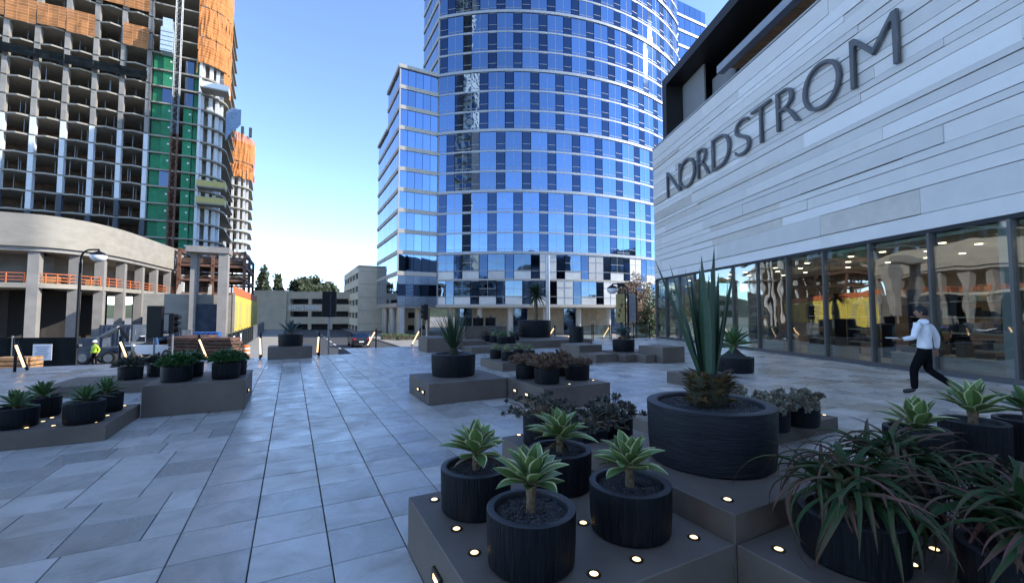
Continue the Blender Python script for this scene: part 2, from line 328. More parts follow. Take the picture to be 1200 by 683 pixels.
# ------------------------------------------------------------------ mesh helpers
OFF = {}
def off(o):
    return OFF.get(o.name, Vector((0, 0, 0))) if o else Vector((0, 0, 0))
def thing(name, label, cat, loc=(0, 0, 0), group=None, rotz=0):
    o = bpy.data.objects.new(name, None); COL.objects.link(o)
    o.empty_display_size = 0.2
    o.location = loc; o.rotation_euler = (0, 0, rotz)
    o['label'] = label; o['category'] = cat
    if group: o['group'] = group
    OFF[o.name] = Vector(loc)
    return o
def tag(o, label, cat, group=None):
    o['label'] = label; o['category'] = cat
    if group: o['group'] = group
    return o
class MB:
    def __init__(s):
        s.v = []; s.f = []; s.m = []; s.uv = {}
    def add(s, vs, fs, mi=0, uvs=None):
        b = len(s.v); s.v += [Vector(v) for v in vs]
        for k, f in enumerate(fs):
            if uvs is not None: s.uv[len(s.f)] = [uvs[i] for i in f]
            s.f.append([i + b for i in f]); s.m.append(mi)
        return s
    def box(s, c, d, rz=0.0, mi=0, rot=None):
        x, y, z = d[0] / 2, d[1] / 2, d[2] / 2
        P = [Vector(p) for p in ((-x, -y, -z), (x, -y, -z), (x, y, -z), (-x, y, -z), (-x, -y, z), (x, -y, z), (x, y, z), (-x, y, z))]
        Mx = rot if rot is not None else Matrix.Rotation(rz, 3, 'Z')
        c = Vector(c)
        return s.add([Mx @ p + c for p in P], [(0, 3, 2, 1), (4, 5, 6, 7), (0, 1, 5, 4), (1, 2, 6, 5), (2, 3, 7, 6), (3, 0, 4, 7)], mi)
    def ubox(s, u0, u1, v0, v1, z0, z1, mi=0):
        return s.box(W((u0 + u1) / 2, (v0 + v1) / 2, (z0 + z1) / 2), (u1 - u0, v1 - v0, z1 - z0), A, mi)
    def prism(s, poly, z0, z1, mi=0):
        n = len(poly)
        vs = [(p[0], p[1], z0) for p in poly] + [(p[0], p[1], z1) for p in poly]
        fs = [tuple(range(n - 1, -1, -1)), tuple(range(n, 2 * n))] + [(i, (i + 1) % n, n + (i + 1) % n, n + i) for i in range(n)]
        return s.add(vs, fs, mi)
    def strip(s, pts, z0, z1, th, mi=0, out=None):
        """a wall with thickness th following plan points (thickness to the left of the walk)"""
        n = len(pts); pts = [Vector((p[0], p[1])) for p in pts]; inn = []
        for i in range(n):
            d = (pts[min(n - 1, i + 1)] - pts[max(0, i - 1)]).normalized()
            inn.append(pts[i] + Vector((-d.y, d.x)) * th)
        vs = []
        for i in range(n):
            vs += [(pts[i].x, pts[i].y, z0), (pts[i].x, pts[i].y, z1), (inn[i].x, inn[i].y, z1), (inn[i].x, inn[i].y, z0)]
        fs = []
        for i in range(n - 1):
            a, b = 4 * i, 4 * i + 4
            for k in range(4):
                fs.append((a + k, b + k, b + (k + 1) % 4, a + (k + 1) % 4))
        fs += [(0, 1, 2, 3), (4 * n - 1, 4 * n - 2, 4 * n - 3, 4 * n - 4)]
        return s.add(vs, fs, mi)
    def tube(s, path, rad, n=8, mi=0, caps=True, uvl=False):
        path = [Vector(p) for p in path]
        if not isinstance(rad, (list, tuple)): rad = [rad] * len(path)
        vs = []; fs = []
        up = Vector((0, 0, 1))
        for i, p in enumerate(path):
            d = (path[min(len(path) - 1, i + 1)] - path[max(0, i - 1)]).normalized()
            a = up if abs(d.z) < 0.92 else Vector((1, 0, 0))
            x = d.cross(a).normalized(); y = d.cross(x).normalized()
            for k in range(n):
                t = 2 * math.pi * k / n
                vs.append(p + (x * math.cos(t) + y * math.sin(t)) * rad[i])
        for i in range(len(path) - 1):
            for k in range(n):
                fs.append((i * n + k, i * n + (k + 1) % n, (i + 1) * n + (k + 1) % n, (i + 1) * n + k))
        if caps:
            fs.append(tuple(range(n - 1, -1, -1))); fs.append(tuple(range((len(path) - 1) * n, len(path) * n)))
        return s.add(vs, fs, mi)
    def lathe(s, prof, n=32, c=(0, 0, 0), mi=0, cap=(True, True)):
        vs = []; fs = []; c = Vector(c)
        for r, z in prof:
            for k in range(n):
                t = 2 * math.pi * k / n
                vs.append(c + Vector((r * math.cos(t), r * math.sin(t), z)))
        for i in range(len(prof) - 1):
            for k in range(n):
                fs.append((i * n + k, i * n + (k + 1) % n, (i + 1) * n + (k + 1) % n, (i + 1) * n + k))
        if cap[0] and prof[0][0] > 1e-4: fs.append(tuple(range(n - 1, -1, -1)))
        if cap[1] and prof[-1][0] > 1e-4: fs.append(tuple(range((len(prof) - 1) * n, len(prof) * n)))
        return s.add(vs, fs, mi)
    def mesh(s, name, mats, smooth=False, o=Vector((0, 0, 0))):
        me = bpy.data.meshes.new(name)
        me.from_pydata([tuple(v - o) for v in s.v], [], s.f)
        if not isinstance(mats, (list, tuple)): mats = [mats]
        for m in mats: me.materials.append(M[m] if isinstance(m, str) else m)
        if len(mats) > 1: me.polygons.foreach_set('material_index', s.m)
        if s.uv:
            ul = me.uv_layers.new(name='UVMap')
            for p in me.polygons:
                q = s.uv.get(p.index)
                if q:
                    for li, w in zip(p.loop_indices, q): ul.data[li].uv = w
        if smooth:
            me.polygons.foreach_set('use_smooth', [True] * len(me.polygons))
            try: me.set_sharp_from_angle(angle=R(38))
            except Exception: pass
        me.update()
        return me
    def build(s, name, mats, parent=None, smooth=False, label=None, cat=None, group=None, kind=None):
        me = s.mesh(name, mats, smooth, off(parent))
        return link(name, me, parent, label=label, cat=cat, group=group, kind=kind)
def link(name, me, parent=None, loc=(0, 0, 0), rot=(0, 0, 0), scale=(1, 1, 1), label=None, cat=None, group=None, kind=None):
    o = bpy.data.objects.new(name, me); COL.objects.link(o)
    o.location = loc; o.rotation_euler = rot; o.scale = scale
    if parent is not None:
        o.parent = parent; OFF[o.name] = off(parent)
    if label: o['label'] = label
    if cat: o['category'] = cat
    if group: o['group'] = group
    if kind: o['kind'] = kind
    return o
def struct(o):
    o['kind'] = 'structure'; return o
def bevel_box_mesh(name, d, b, mats):
    """box centred on origin with chamfered vertical/top edges"""
    bm = bmesh.new(); bmesh.ops.create_cube(bm, size=1)
    for v in bm.verts: v.co = Vector((v.co.x * d[0], v.co.y * d[1], v.co.z * d[2]))
    bmesh.ops.bevel(bm, geom=bm.edges[:], offset=b, segments=1, affect='EDGES')
    me = bpy.data.meshes.new(name); bm.to_mesh(me); bm.free()
    me.materials.append(M[mats] if isinstance(mats, str) else mats)
    return me

# ------------------------------------------------------------------ the setting: ground, street, plaza
g = MB(); g.add([(-1500, -1500, STREET - .03), (1500, -1500, STREET - .03), (1500, 1500, STREET - .03), (-1500, 1500, STREET - .03)], [(0, 1, 2, 3)])
struct(g.build('ground', 'ground'))
g = MB(); g.ubox(-1.2, 10.4, 25.2, 106, STREET - .2, STREET)
g.ubox(-120, 120, 25.2, 36.5, STREET - .2, STREET - .004)
road = struct(g.build('street', 'asphalt'))
g = MB()
for v in range(46, 100, 6): g.ubox(4.5, 4.65, v, v + 3.2, STREET, STREET + .004)
g.ubox(-1.0, 10.2, 37.2, 37.6, STREET, STREET + .004)
g.ubox(-1.0, 10.2, 40.2, 40.6, STREET, STREET + .004)
g.build('lane_marking', 'paint', road)
for (u0, u1, v0, v1) in ((-4.4, -1.2, 36.5, 106), (10.4, 14.0, 36.5, 106), (-120, 120, 24.2, 25.2)):
    g = MB(); g.ubox(u0, u1, v0, v1, STREET - .2, STREET + .13); struct(g.build('sidewalk', 'sidewalk'))
g = MB(); g.ubox(14.0, 120, 36.5, 66, STREET - .2, STREET + .125); struct(g.build('sidewalk', 'sidewalk'))
# plaza base and tiles
EDGE_L, EDGE_R, USPLIT = 18.6, 21.6, 2.0
NX0, NS = 12.62, -0.0964          # storefront line x = NX0 + NS*y
g = MB()
g.ubox(-30, USPLIT, -14, EDGE_L, STREET - .1, -0.022); g.ubox(USPLIT, 40, -14, EDGE_R, STREET - .1, -0.022)
plaza = struct(g.build('plaza_paving', 'joint'))
TU, TV, U0, V0 = 0.488, 0.480, -0.21, 4.55
def in_plaza(c):
    u = c.x * UX + c.y * UY; v = -c.x * UY + c.y * UX
    if v > (EDGE_L if u < USPLIT else EDGE_R) - .1: return False
    return c.x < NX0 + NS * c.y + 0.15
tiles = []
rng = random.Random(3)
for j in range(-20, 37):
    v0 = V0 + j * TV
    u = U0 - TU
    i = 0
    k = -1
    while u + k * TU < 28:                       # gridded field
        u0 = U0 + k * TU; tiles.append((u0, u0 + TU, v0, v0 + TV)); k += 1
    wf = TU * rng.choice((1, 1, 1, .5, 1.35)); ue = U0 - TU                                 # staggered field to the left
    while ue > -18:
        w = wf; wf = TU; tiles.append((ue - w, ue, v0, v0 + TV)); ue -= w
JG = 0.0042
sel = []
for t in tiles:
    c = W((t[0] + t[1]) / 2, (t[2] + t[3]) / 2)
    if c.y < -4 or abs(c.x) > 22: continue
    if not in_plaza(c): continue
    if c.y > 0.4:
        px = 600 + 498 * c.x / c.y; vis = -40 < px < 1240 and c.y > 1.9
    else: vis = False
    sel.append((c.length if vis else 999, t, c))
sel.sort(key=lambda q: q[0])
tile_meshes = {}
def tile_verts(w, d, h=0.02):
    b = 0.004
    x, y = w / 2 - JG, d / 2 - JG
    return [(-x, -y, -h), (x, -y, -h), (x, y, -h), (-x, y, -h), (-x, -y, -b), (x, -y, -b), (x, y, -b), (-x, y, -b),
            (-x + b, -y + b, 0), (x - b, -y + b, 0), (x - b, y - b, 0), (-x + b, y - b, 0)], \
           [(8, 9, 10, 11)] + [(4 + i, 4 + (i + 1) % 4, 8 + (i + 1) % 4, 8 + i) for i in range(4)] + [(i, (i + 1) % 4, 4 + (i + 1) % 4, 4 + i) for i in range(4)]
rest = MB()
for q, (dist, t, c) in enumerate(sel):
    w = round(t[1] - t[0], 3); d = TV
    tilt = (rng.gauss(0, .0022), rng.gauss(0, .0022)); dz = rng.uniform(-.0016, 0)
    if q < 300:
        if w not in tile_meshes:
            vs, fs = tile_verts(w, d); tile_meshes[w] = MB().add(vs, fs).mesh('tile', 'tile')
        link('tile', tile_meshes[w], plaza, (c.x, c.y, dz), (tilt[0], tilt[1], A))
    else:
        vs, fs = tile_verts(w, d)
        Mx = Matrix.Translation((c.x, c.y, dz)) @ Matrix.Rotation(A, 4, 'Z') @ Matrix.Rotation(tilt[0], 4, 'X') @ Matrix.Rotation(tilt[1], 4, 'Y')
        rest.add([Mx @ Vector(v) for v in vs], fs)
rest.build('tile', 'tile', plaza, kind='stuff')
# steps down to the street along both edges
for (u0, u1, e) in ((-30, USPLIT, EDGE_L), (USPLIT, 40, EDGE_R)):
    g = MB()
    n = 11
    for k in range(n):
        g.ubox(u0, u1, e + k * .29, e + (k + 1) * .29, STREET - .1, -(k + 1) * 0.166)
    struct(g.build('steps', 'sidewalk'))
# distant wooded hill
g = MB(); n = 60
vs = []; fs = []
for i in range(n + 1):
    a = R(-75 + 150 * i / n); rr = 420
    hgt = 9 + 6 * math.sin(i * .5) + 4 * math.sin(i * 1.3) + 3 * rng.random()
    vs += [(rr * math.sin(a), rr * math.cos(a), STREET - 5), (rr * 1.05 * math.sin(a), rr * 1.05 * math.cos(a), hgt), (rr * 1.6 * math.sin(a), rr * 1.6 * math.cos(a), STREET - 5)]
for i in range(n):
    fs += [(3 * i, 3 * i + 3, 3 * i + 4, 3 * i + 1), (3 * i + 1, 3 * i + 4, 3 * i + 5, 3 * i + 2)]
struct(g.add(vs, fs).build('hills', 'hill', smooth=True))

# ------------------------------------------------------------------ department store on the right
WA = math.atan2(1, NS)                       # wall direction
WN = Vector((-1, NS, 0)).normalized()        # outward, towards the plaza
WD = Vector((NS, 1, 0)).normalized()
KY = math.sqrt(1 + NS * NS)
def wp(y, o=0, z=0):
    return Vector((NX0 + NS * y, y, z)) + WN * o
def wbox(mb, y0, y1, o0, o1, z0, z1, mi=0):
    return mb.box(wp((y0 + y1) / 2, (o0 + o1) / 2, (z0 + z1) / 2), ((y1 - y0) * KY, o1 - o0, z1 - z0), WA, mi)
YE, YB = 29.0, -14.0                          # far end, near end
CB, CT, RT = 3.95, 12.95, 16.9                # cladding bottom, top, roof frame
store = thing('store_building', 'pale stone clad department store with glass shopfront along the plaza', 'building', wp(8, 0, 0))
# carcass behind the cladding
m = MB(); wbox(m, YB, YE, -9.6, -.05, CB + .12, CT - .05); wbox(m, YB, YE, -26, -9.3, -.02, CT - .05); m.build('wall', 'reveal', store)
m = MB(); wbox(m, YB, YE, -26, -7.0, CT - .04, RT - .3); m.build('upper_storey', 'mesh_panel', store)
# stone courses, each panel its own piece
rng = random.Random(11)
z = CB
courses = []
hs = [.46, .74, .36, .40, .26, .52, .22, .44, .34, .20, .56, .30, .24, .42, .28, .50, .20, .38, .26, .46, .22]
i = 0
while z < CT - .2:
    h = min(hs[i % len(hs)], CT - z); courses.append((z, z + h)); z += h; i += 1
pm = {}
for ci, (z0, z1) in enumerate(courses):
    y = YB + rng.uniform(0, 2)
    first = True; y = YB
    while y < YE - .01:
        ln = rng.choice((3.4, 5.0, 6.4, 8.2, 10.5)) if not first else rng.uniform(2, 7)
        first = False
        y1 = min(YE, y + ln)
        if YE - y1 < .7: y1 = YE
        kind = rng.choices(('clad', 'clad_b', 'clad_w'), (7, 1, 3))[0]
        pr = rng.choice((0, 0, .012, .022, .034))
        me = bevel_box_mesh('cladding_panel', ((y1 - y) * KY - .0025, .06, z1 - z0 - rng.choice((.016, .022, .034))), .0012, kind)
        c = wp((y + y1) / 2, pr, (z0 + z1) / 2) - off(store)
        link('cladding_panel', me, store, c, (0, 0, WA))
        y = y1
# corner return of the stone at the far end
for ci, (z0, z1) in enumerate(courses):
    me = bevel_box_mesh('cladding_panel', (.06, 9.0, z1 - z0 - .026), .003, ('clad', 'clad_b', 'clad_w')[ci % 3])
    link('cladding_panel', me, store, wp(YE + .05, -4.55, (z0 + z1) / 2) - off(store), (0, 0, WA))
# roof frame: dark bronze portal round a recessed terrace
m = MB()
wbox(m, YB, 27.3, -7.0, .1, RT - .55, RT); wbox(m, 26.75, 27.3, -7.0, .1, CT, RT - .55)
m.build('roof_frame', 'bronze', store)
m = MB(); wbox(m, 24.2, 26.7, -1.1, -1.0, CT, RT - .6); wbox(m, 22.0, 24.2, -1.6, -1.5, CT, CT + 2.4); m.build('perforated_screen', 'mesh_panel', store)
m = MB(); wbox(m, YB, 22.2, -.95, -.55, CT + 1.55, CT + 1.95); m.build('terrace_beam', 'beam_blue', store)
for k in range(22):
    y0 = 21.9 - k * 1.5
    m = MB(); wbox(m, y0 - 1.47, y0, -6.9, -1.0, CT + 1.72, CT + 1.80); m.build('wood_soffit_panel', 'wood_soffit', store)
m = MB(); wbox(m, YB, YE, -7.0, .1, CT - .03, CT + .05); m.build('coping', 'spandrel', store)
# shopfront
m = MB(); wbox(m, YB, YE, -.14, .03, CB - .1, CB + .02); m.build('head_channel', 'reveal', store)
m = MB(); wbox(m, YB, YE, -.10, .06, -.01, .13); m.build('sill_channel', 'mullion', store)
my = [9.85 + 1.76 * k for k in range(-12, 11)] + [YE - .1]
for k, y in enumerate(my):
    m = MB(); wbox(m, y - .035, y + .035, -.18, .07, .13, CB - .1); m.build('mullion', 'mullion', store)
for k in range(len(my) - 1):
    y0, y1 = my[k] + .035, my[k + 1] - .035
    m = MB(); wbox(m, y0, y1, -.03, -.005, .13, CB - .1)
    o = m.build('glass_pane', 'shopglass', store)
m = MB(); wbox(m, 9.90, 10.25, -.65, -.2, 0, CB - .1); m.build('steel_column', 'whitesteel', store)
m = MB(); wbox(m, 26.2, 26.6, -.65, -.2, 0, CB - .1); m.build('steel_column', 'whitesteel', store)
# far glazed end
m = MB(); wbox(m, YE - .03, YE, -9.2, -.1, .13, CB - .1); m.build('glass_pane', 'shopglass', store)
# interior
m = MB(); wbox(m, YB, YE - .06, -9.3, -.12, -.015, .012); m.build('shop_floor', 'shopfloor', store)
m = MB(); wbox(m, YB, YE - .06, -9.25, -.19, CB - .22, CB - .12); m.build('shop_ceiling', 'shopceil', store)
m = MB(); wbox(m, YB, YE - .06, -9.28, -6.6, .012, CB - .24); m.build('shop_partition', 'shopwall', store)
dl = MB().lathe([(0, 0), (.085, 0), (.085, .02)], 12).mesh('downlight', 'down')
for y in (4, 7, 9, 11, 12.5, 14, 15.6, 17.2, 19, 21, 23, 25, 27):
    for oo in (-1.3, -2.6, -4.4):
        link('downlight', dl, store, wp(y + rng.uniform(-.4, .4), oo, CB - .243) - off(store))
for y in (6.5, 11, 15.5, 20, 25):
    ld = bpy.data.lights.new('shop_lamp', 'AREA'); ld.energy = 11; ld.color = (1, .82, .58); ld.shape = 'RECTANGLE'; ld.size = 3.2; ld.size_y = 2.0
    lo = bpy.data.objects.new('shop_lamp', ld); COL.objects.link(lo); lo.location = wp(y, -3.0, CB - .27) - off(store); lo.rotation_euler = (0, 0, WA); lo.parent = store
# display furniture seen through the glass
def shelf_unit(y, o, w, label, plinth=True):
    t = thing('display_shelf', label, 'shelf', wp(y, o, .012), 'display shelves inside the shop')
    m = MB()
    for s in (-1, 1): wbox(m, y + s * w / 2 - .03, y + s * w / 2 + .03, o - .25, o + .25, .012, 2.5)
    m.build('upright', 'black', t)
    for z in (.5, 1.0, 1.5, 2.0):
        m = MB(); wbox(m, y - w / 2 + .04, y + w / 2 - .04, o - .24, o + .26, z, z + .045); m.build('shelf_board', 'shelf', t)
        q = y - w / 2 + .15
        while q < y + w / 2 - .25:
            ww = rng.uniform(.1, .3); hh = rng.uniform(.1, .34)
            m = MB(); wbox(m, q, q + ww, o - .15, o + .15, z + .046, z + .046 + hh); m.build('goods', rng.choice(('goods', 'goods', 'goods2')), t)
            q += ww + rng.uniform(.05, .22)
names = ['next to the pale steel column', 'behind the walking man', 'ahead of the walking man', 'second ahead of the walking man', 'beyond the middle of the shopfront', 'opposite the spiky pot plant', 'near the far corner of the shop']
for k, y in enumerate((10.9 - 2.2, 10.9, 12.7, 14.4, 16.4, 19, 22.5)):
    shelf_unit(y, -3.0 - .5 * (k % 2), 1.45, 'tall dark display shelf loaded with goods, ' + names[k])
for k, y in enumerate((8.4, 11.1, 12.6, 15.9, 18.6)):
    t = thing('display_plinth', 'low pale display plinth just inside the glass, number of bays ' + ['beside the steel column', 'behind the walking man', 'ahead of the walking man', 'mid shopfront', 'toward the far corner'][k], 'plinth', wp(y, -.9, .012), 'display plinths inside the shop')
    t['label'] = 'low pale display plinth inside the shop glass, ' + ['right of the steel column', 'behind the walking man', 'ahead of the walking man', 'midway along the shopfront', 'toward the far shop corner'][k]
    m = MB(); wbox(m, y - .7, y + .7, -1.3, -.5, .012, .42); m.build('plinth_body', 'shelf', t)
    m = MB(); wbox(m, y - .72, y + .72, -1.32, -.48, .421, .46); m.build('plinth_top', 'goods2', t)
    for q in range(3):
        m = MB(); yy = y - .5 + q * .45; wbox(m, yy, yy + .22, -1.05, -.75, .461, .461 + rng.uniform(.1, .3)); m.build('goods', 'goods', t)

# raised store name
def text_mesh(ch, extrude=.05, thin=0.0):
    cu = bpy.data.curves.new('t', 'FONT'); cu.body = ch; cu.extrude = extrude; cu.size = 1; cu.bevel_depth = .004; cu.bevel_resolution = 0; cu.offset = thin
    o = bpy.data.objects.new('t', cu); COL.objects.link(o)
    dg = bpy.context.evaluated_depsgraph_get(); me = bpy.data.meshes.new_from_object(o.evaluated_get(dg))
    bpy.data.objects.remove(o)
    return me
sign = thing('store_sign', 'store name in large raised gunmetal capitals on the stone wall', 'sign', wp(19.4, .05, 8.95))
spans = [('N', 26.69, 24.98), ('O', 25.15, 23.31), ('R', 23.05, 21.9), ('D', 21.63, 20.11), ('S', 19.76, 18.66), ('T', 18.52, 17.30), ('R', 16.97, 15.78), ('O', 15.58, 13.98), ('M', 13.58, 12.03)]
lm = Matrix((( -WD.x, 0, WN.x), (-WD.y, 0, WN.y), (0, 1, 0)))
for ch, ya, yb in spans:
    me = text_mesh(ch, .06, -.026)
    xs = [v.co.x for v in me.vertices]; ys = [v.co.y for v in me.vertices]
    sx = (ya - yb) * KY / (max(xs) - min(xs)); sy = 1.62 / (max(ys) - min(ys)) if ch not in 'OS' else 1.68 / (max(ys) - min(ys))
    x0, y0 = min(xs), min(ys) + (0 if ch not in 'OS' else .018)
    base = wp(ya, .17, 8.95)
    for v in me.vertices:
        p = Vector(((v.co.x - x0) * sx, (v.co.y - y0) * sy, v.co.z * 1.0))
        v.co = lm @ p + base - off(sign)
    me.materials.clear(); me.materials.append(M['letter'])
    link('letter', me, sign)

# ------------------------------------------------------------------ glass office tower
C0 = Vector((-17.55, 65.0))
CU, CV = C0.x * UX + C0.y * UY, -C0.x * UY + C0.y * UX
TC, TR = Vector((-0.26, 107.62)), 41.66
Z0 = 2.6
tower = thing('office_tower', 'tall blue glass office tower with a bowed front and stepped left wing', 'building', (TC.x, 68, STREET))
def arc(a, r): return Vector((TC.x + r * math.cos(R(a)), TC.y + r * math.sin(R(a))))
TA0, TA1 = -106.4, -36.0
TTOP = 10.9 + 3.25 * 17
pts = [arc(TA0 + (TA1 - TA0) * i / 40, TR - .45) for i in range(41)]
J = pts[0]; ju, jv = J.x * UX + J.y * UY, -J.x * UY + J.y * UX
E1 = arc(TA1, TR - .45); eu, ev = E1.x * UX + E1.y * UY, -E1.x * UY + E1.y * UX
back = [W(eu + 9.9, ev + .6).xy, W(eu + 9.9, ev + 30).xy, W(ju + 7, ev + 30).xy, W(ju + 7, jv + 9.7).xy]
m = MB(); m.prism([tuple(p) for p in pts] + [tuple(W(eu, ev + .6).xy)] + [tuple(p) for p in back] + [tuple(W(ju, jv + 9.7).xy)], Z0, TTOP); m.build('core', 'core', tower)
# left wing core
LW, LV1, LV2 = 6.15, 9.5, 18.0
m = MB(); m.ubox(CU + .3, CU + LW + 3, CV + .3, CV + LV1, 2.6, 40.2); m.ubox(CU + .3, CU + LW + 3, CV + LV1, CV + LV2, 2.6, 33.6); m.build('core', 'core', tower)
levels = [Z0, Z0 + 4.15] + [10.9 + 3.25 * k for k in range(18)]
mod = R(1.869)
wmesh = {}
def pane_mesh(key, w, h, mats, bars):
    """glazed unit: local x along the facade, y outward, z up, origin at bottom centre"""
    if key in wmesh: return wmesh[key]
    m = MB()
    n = bars[0]
    for i in range(n):
        x0 = -w / 2 + w * i / n + .02; x1 = -w / 2 + w * (i + 1) / n - .02
        m.box(((x0 + x1) / 2, 0, h / 2), (x1 - x0, .05, h), 0, 0)
        if i: m.box((x0 - .02, .03, h / 2), (.035, .07, h), 0, 1)
    for zz in bars[1]: m.box((0, .035, h * zz), (w - .02, .07, .06), 0, 1)
    wmesh[key] = m.mesh(key, mats); return wmesh[key]
rng = random.Random(5)
mdeg = 1.869
for li in range(len(levels) - 1):
    z0, z1 = levels[li], levels[li + 1]; h = z1 - z0
    major = li == 2 or (li > 2 and (li - 2) % 3 == 0) or li == 0
    grp = (li - 2) // 3 if li >= 2 else -1 - (1 - li) // 1
    sp = .34 if li < 2 else .3
    # spandrel band
    m = MB(); pp = [arc(TA0 + (TA1 - TA0) * i / 36, TR + (.16 if major else .05)) for i in range(37)]
    m.strip(pp, z0, z0 + (.42 if major else .24), .5); m.build('spandrel', 'spandrel_stone' if li < 2 else 'spandrel', tower)
    a = TA0 + .3; k = 0; shift = (-grp) % 3
    gw, dw = 2 * mdeg, mdeg
    seq = []
    kk = shift
    while a < TA1 - .4:
        if kk % 3 == 0: seq.append((a, a + dw, 'd')); a += dw; kk += 1
        else:
            n = 2 if kk % 3 == 1 else 1
            seq.append((a, min(a + n * mdeg, TA1), 'g')); a += n * mdeg; kk += n
    for (a0, a1, ty) in seq:
        am = (a0 + a1) / 2; p = arc(am, TR - .03); w = 2 * TR * math.sin(R(a1 - a0) / 2) - .06
        hh = h - (.42 if major else .24) - .02
        zz = z0 + (.42 if major else .24) + .01
        wk = round(w, 2)
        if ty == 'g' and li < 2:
            if am > -83 and (k2 := int((am + 110) / 3.738) + li) % 3 != 1:  # whole pale panels replace glass here, painting in the reflection of cream buildings
                me = pane_mesh('stone%.2f_%.2f' % (wk, hh), wk, hh, ['panel_and_reflection', 'spandrel'], (2 if wk > 1.6 else 1, (.3, .72)))
                nm = 'wall_and_reflection_panel'
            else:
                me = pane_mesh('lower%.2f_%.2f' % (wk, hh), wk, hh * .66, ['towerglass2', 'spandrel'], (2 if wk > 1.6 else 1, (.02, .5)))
                m_ = pane_mesh('lowpanel%.2f_%.2f' % (wk, hh), wk, hh * .32, ['panel_and_reflection', 'spandrel'], (1, (.98,)))
                link('wall_and_reflection_panel', m_, tower, Vector((p.x, p.y, zz)) - off(tower), (0, 0, R(am - 90)))
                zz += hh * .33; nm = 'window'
        elif ty == 'g':
            me = pane_mesh('window%.2f_%.2f' % (wk, hh), wk, hh, ['towerglass', 'spandrel'], (2 if wk > 1.6 else 1, (.12,) if li > 1 else (.3,)))
            nm = 'window'
        else:
            me = pane_mesh('dark%.2f_%.2f' % (wk, hh), wk, hh, ['towerdark', 'spandrel'], (1, (.0, .33, .98)))
            nm = 'louvre_panel'
        jit = rng.gauss(0, .0035) if ty == 'g' else rng.gauss(0, .002)
        link(nm, me, tower, Vector((p.x, p.y, zz)) - off(tower), (rng.gauss(0, .0016), 0, R(am - 90) + jit))
# vertical junction fin and left return of the main shaft
m = MB(); m.ubox(ju - .25, ju + .05, jv - .35, jv + .1, Z0, TTOP); m.build('corner_fin', 'spandrel', tower)
def flat_face(u, v, along, length, zl, w, name='window', mats=('towerglass', 'spandrel'), band=.62, bandmat='spandrel_stone', out=.12):
    """ribbon windows; along = 'u' (facing -v) or 'v' (facing -u)"""
    n = max(1, round(length / w)); w = length / n
    for li in range(len(zl) - 1):
        z0, z1 = zl[li], zl[li + 1]
        m = MB()
        if along == 'u': m.ubox(u - out, u + length + .0, v - out, v + .3, z0 - .02, z0 + band - .02)
        else: m.ubox(u - out, u + .3, v + .3, v + length, z0 - .02, z0 + band - .02)
        m.build('spandrel', bandmat, tower)
        h = z1 - z0 - band - .02
        me = pane_mesh('%s%.2f_%.2f' % (mats[0], w, h), w - .02, h, list(mats), (1, (.0,)))
        for i in range(n):
            c = (i + .5) * w
            if along == 'u': p = W(u + c, v + .04, z0 + band); rz = A + math.pi
            else: p = W(u + .04, v + c, z0 + band); rz = A + math.pi / 2
            link(name, me, tower, p - off(tower), (rng.gauss(0, .0015), 0, rz + rng.gauss(0, .002)))
zl = [7.5 + 3.27 * k for k in range(11)]
flat_face(CU, CV, 'u', LW, zl, 1.25)
flat_face(CU, CV, 'v', LV1, zl, 1.35)
flat_face(CU, CV + LV1, 'v', LV2 - LV1, [z for z in zl if z < 34], 1.4)
m = MB(); m.ubox(CU - .25, CU + LW, CV - .25, CV + LV1 + .1, 40.2, 40.75); m.ubox(CU - .25, CU + LW, CV + LV1 + .1, CV + LV2 + .2, 33.6, 34.1); m.build('parapet', 'spandrel_stone', tower)
m = MB(); m.ubox(CU - .1, CU + .1, CV - .1, CV + .1, 7.5, 40.2); m.build('corner_fin', 'spandrel', tower)
# pale panels of the wing's lowest storey
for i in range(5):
    m = MB(); m.ubox(CU + .02 + i * 1.226, CU + 1.22 + i * 1.226, CV - .05, CV + .2, 2.6, 4.3); m.build('wall_and_reflection_panel', 'towerpale', tower)
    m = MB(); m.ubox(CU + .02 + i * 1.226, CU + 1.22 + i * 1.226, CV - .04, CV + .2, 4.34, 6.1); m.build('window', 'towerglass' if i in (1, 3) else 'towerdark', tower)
    m = MB(); m.ubox(CU + .02 + i * 1.226, CU + 1.22 + i * 1.226, CV - .05, CV + .2, 6.14, 7.44); m.build('wall_and_reflection_panel', 'towerpale', tower)
flat_face(CU, CV, 'v', LV2, [2.6, 7.5], 1.5, bandmat='spandrel_stone')
# shaft's left return above the wing
flat_face(ju - .05, jv + .1, 'v', 9.6, [40.5 + 3.25 * k for k in range(8)], 1.6)
# right flat wing
flat_face(eu + .2, ev + .5, 'u', 9.7, levels[2:], 1.75, band=.5, bandmat='spandrel')
m = MB(); m.ubox(eu - .05, eu + .25, ev - .3, ev + .55, Z0, TTOP); m.build('corner_fin', 'spandrel', tower)
m = MB(); m.strip([arc(TA0 + (TA1 - TA0) * i / 36, TR + .2) for i in range(37)], TTOP, TTOP + .9, 1.0); m.build('parapet', 'spandrel', tower)
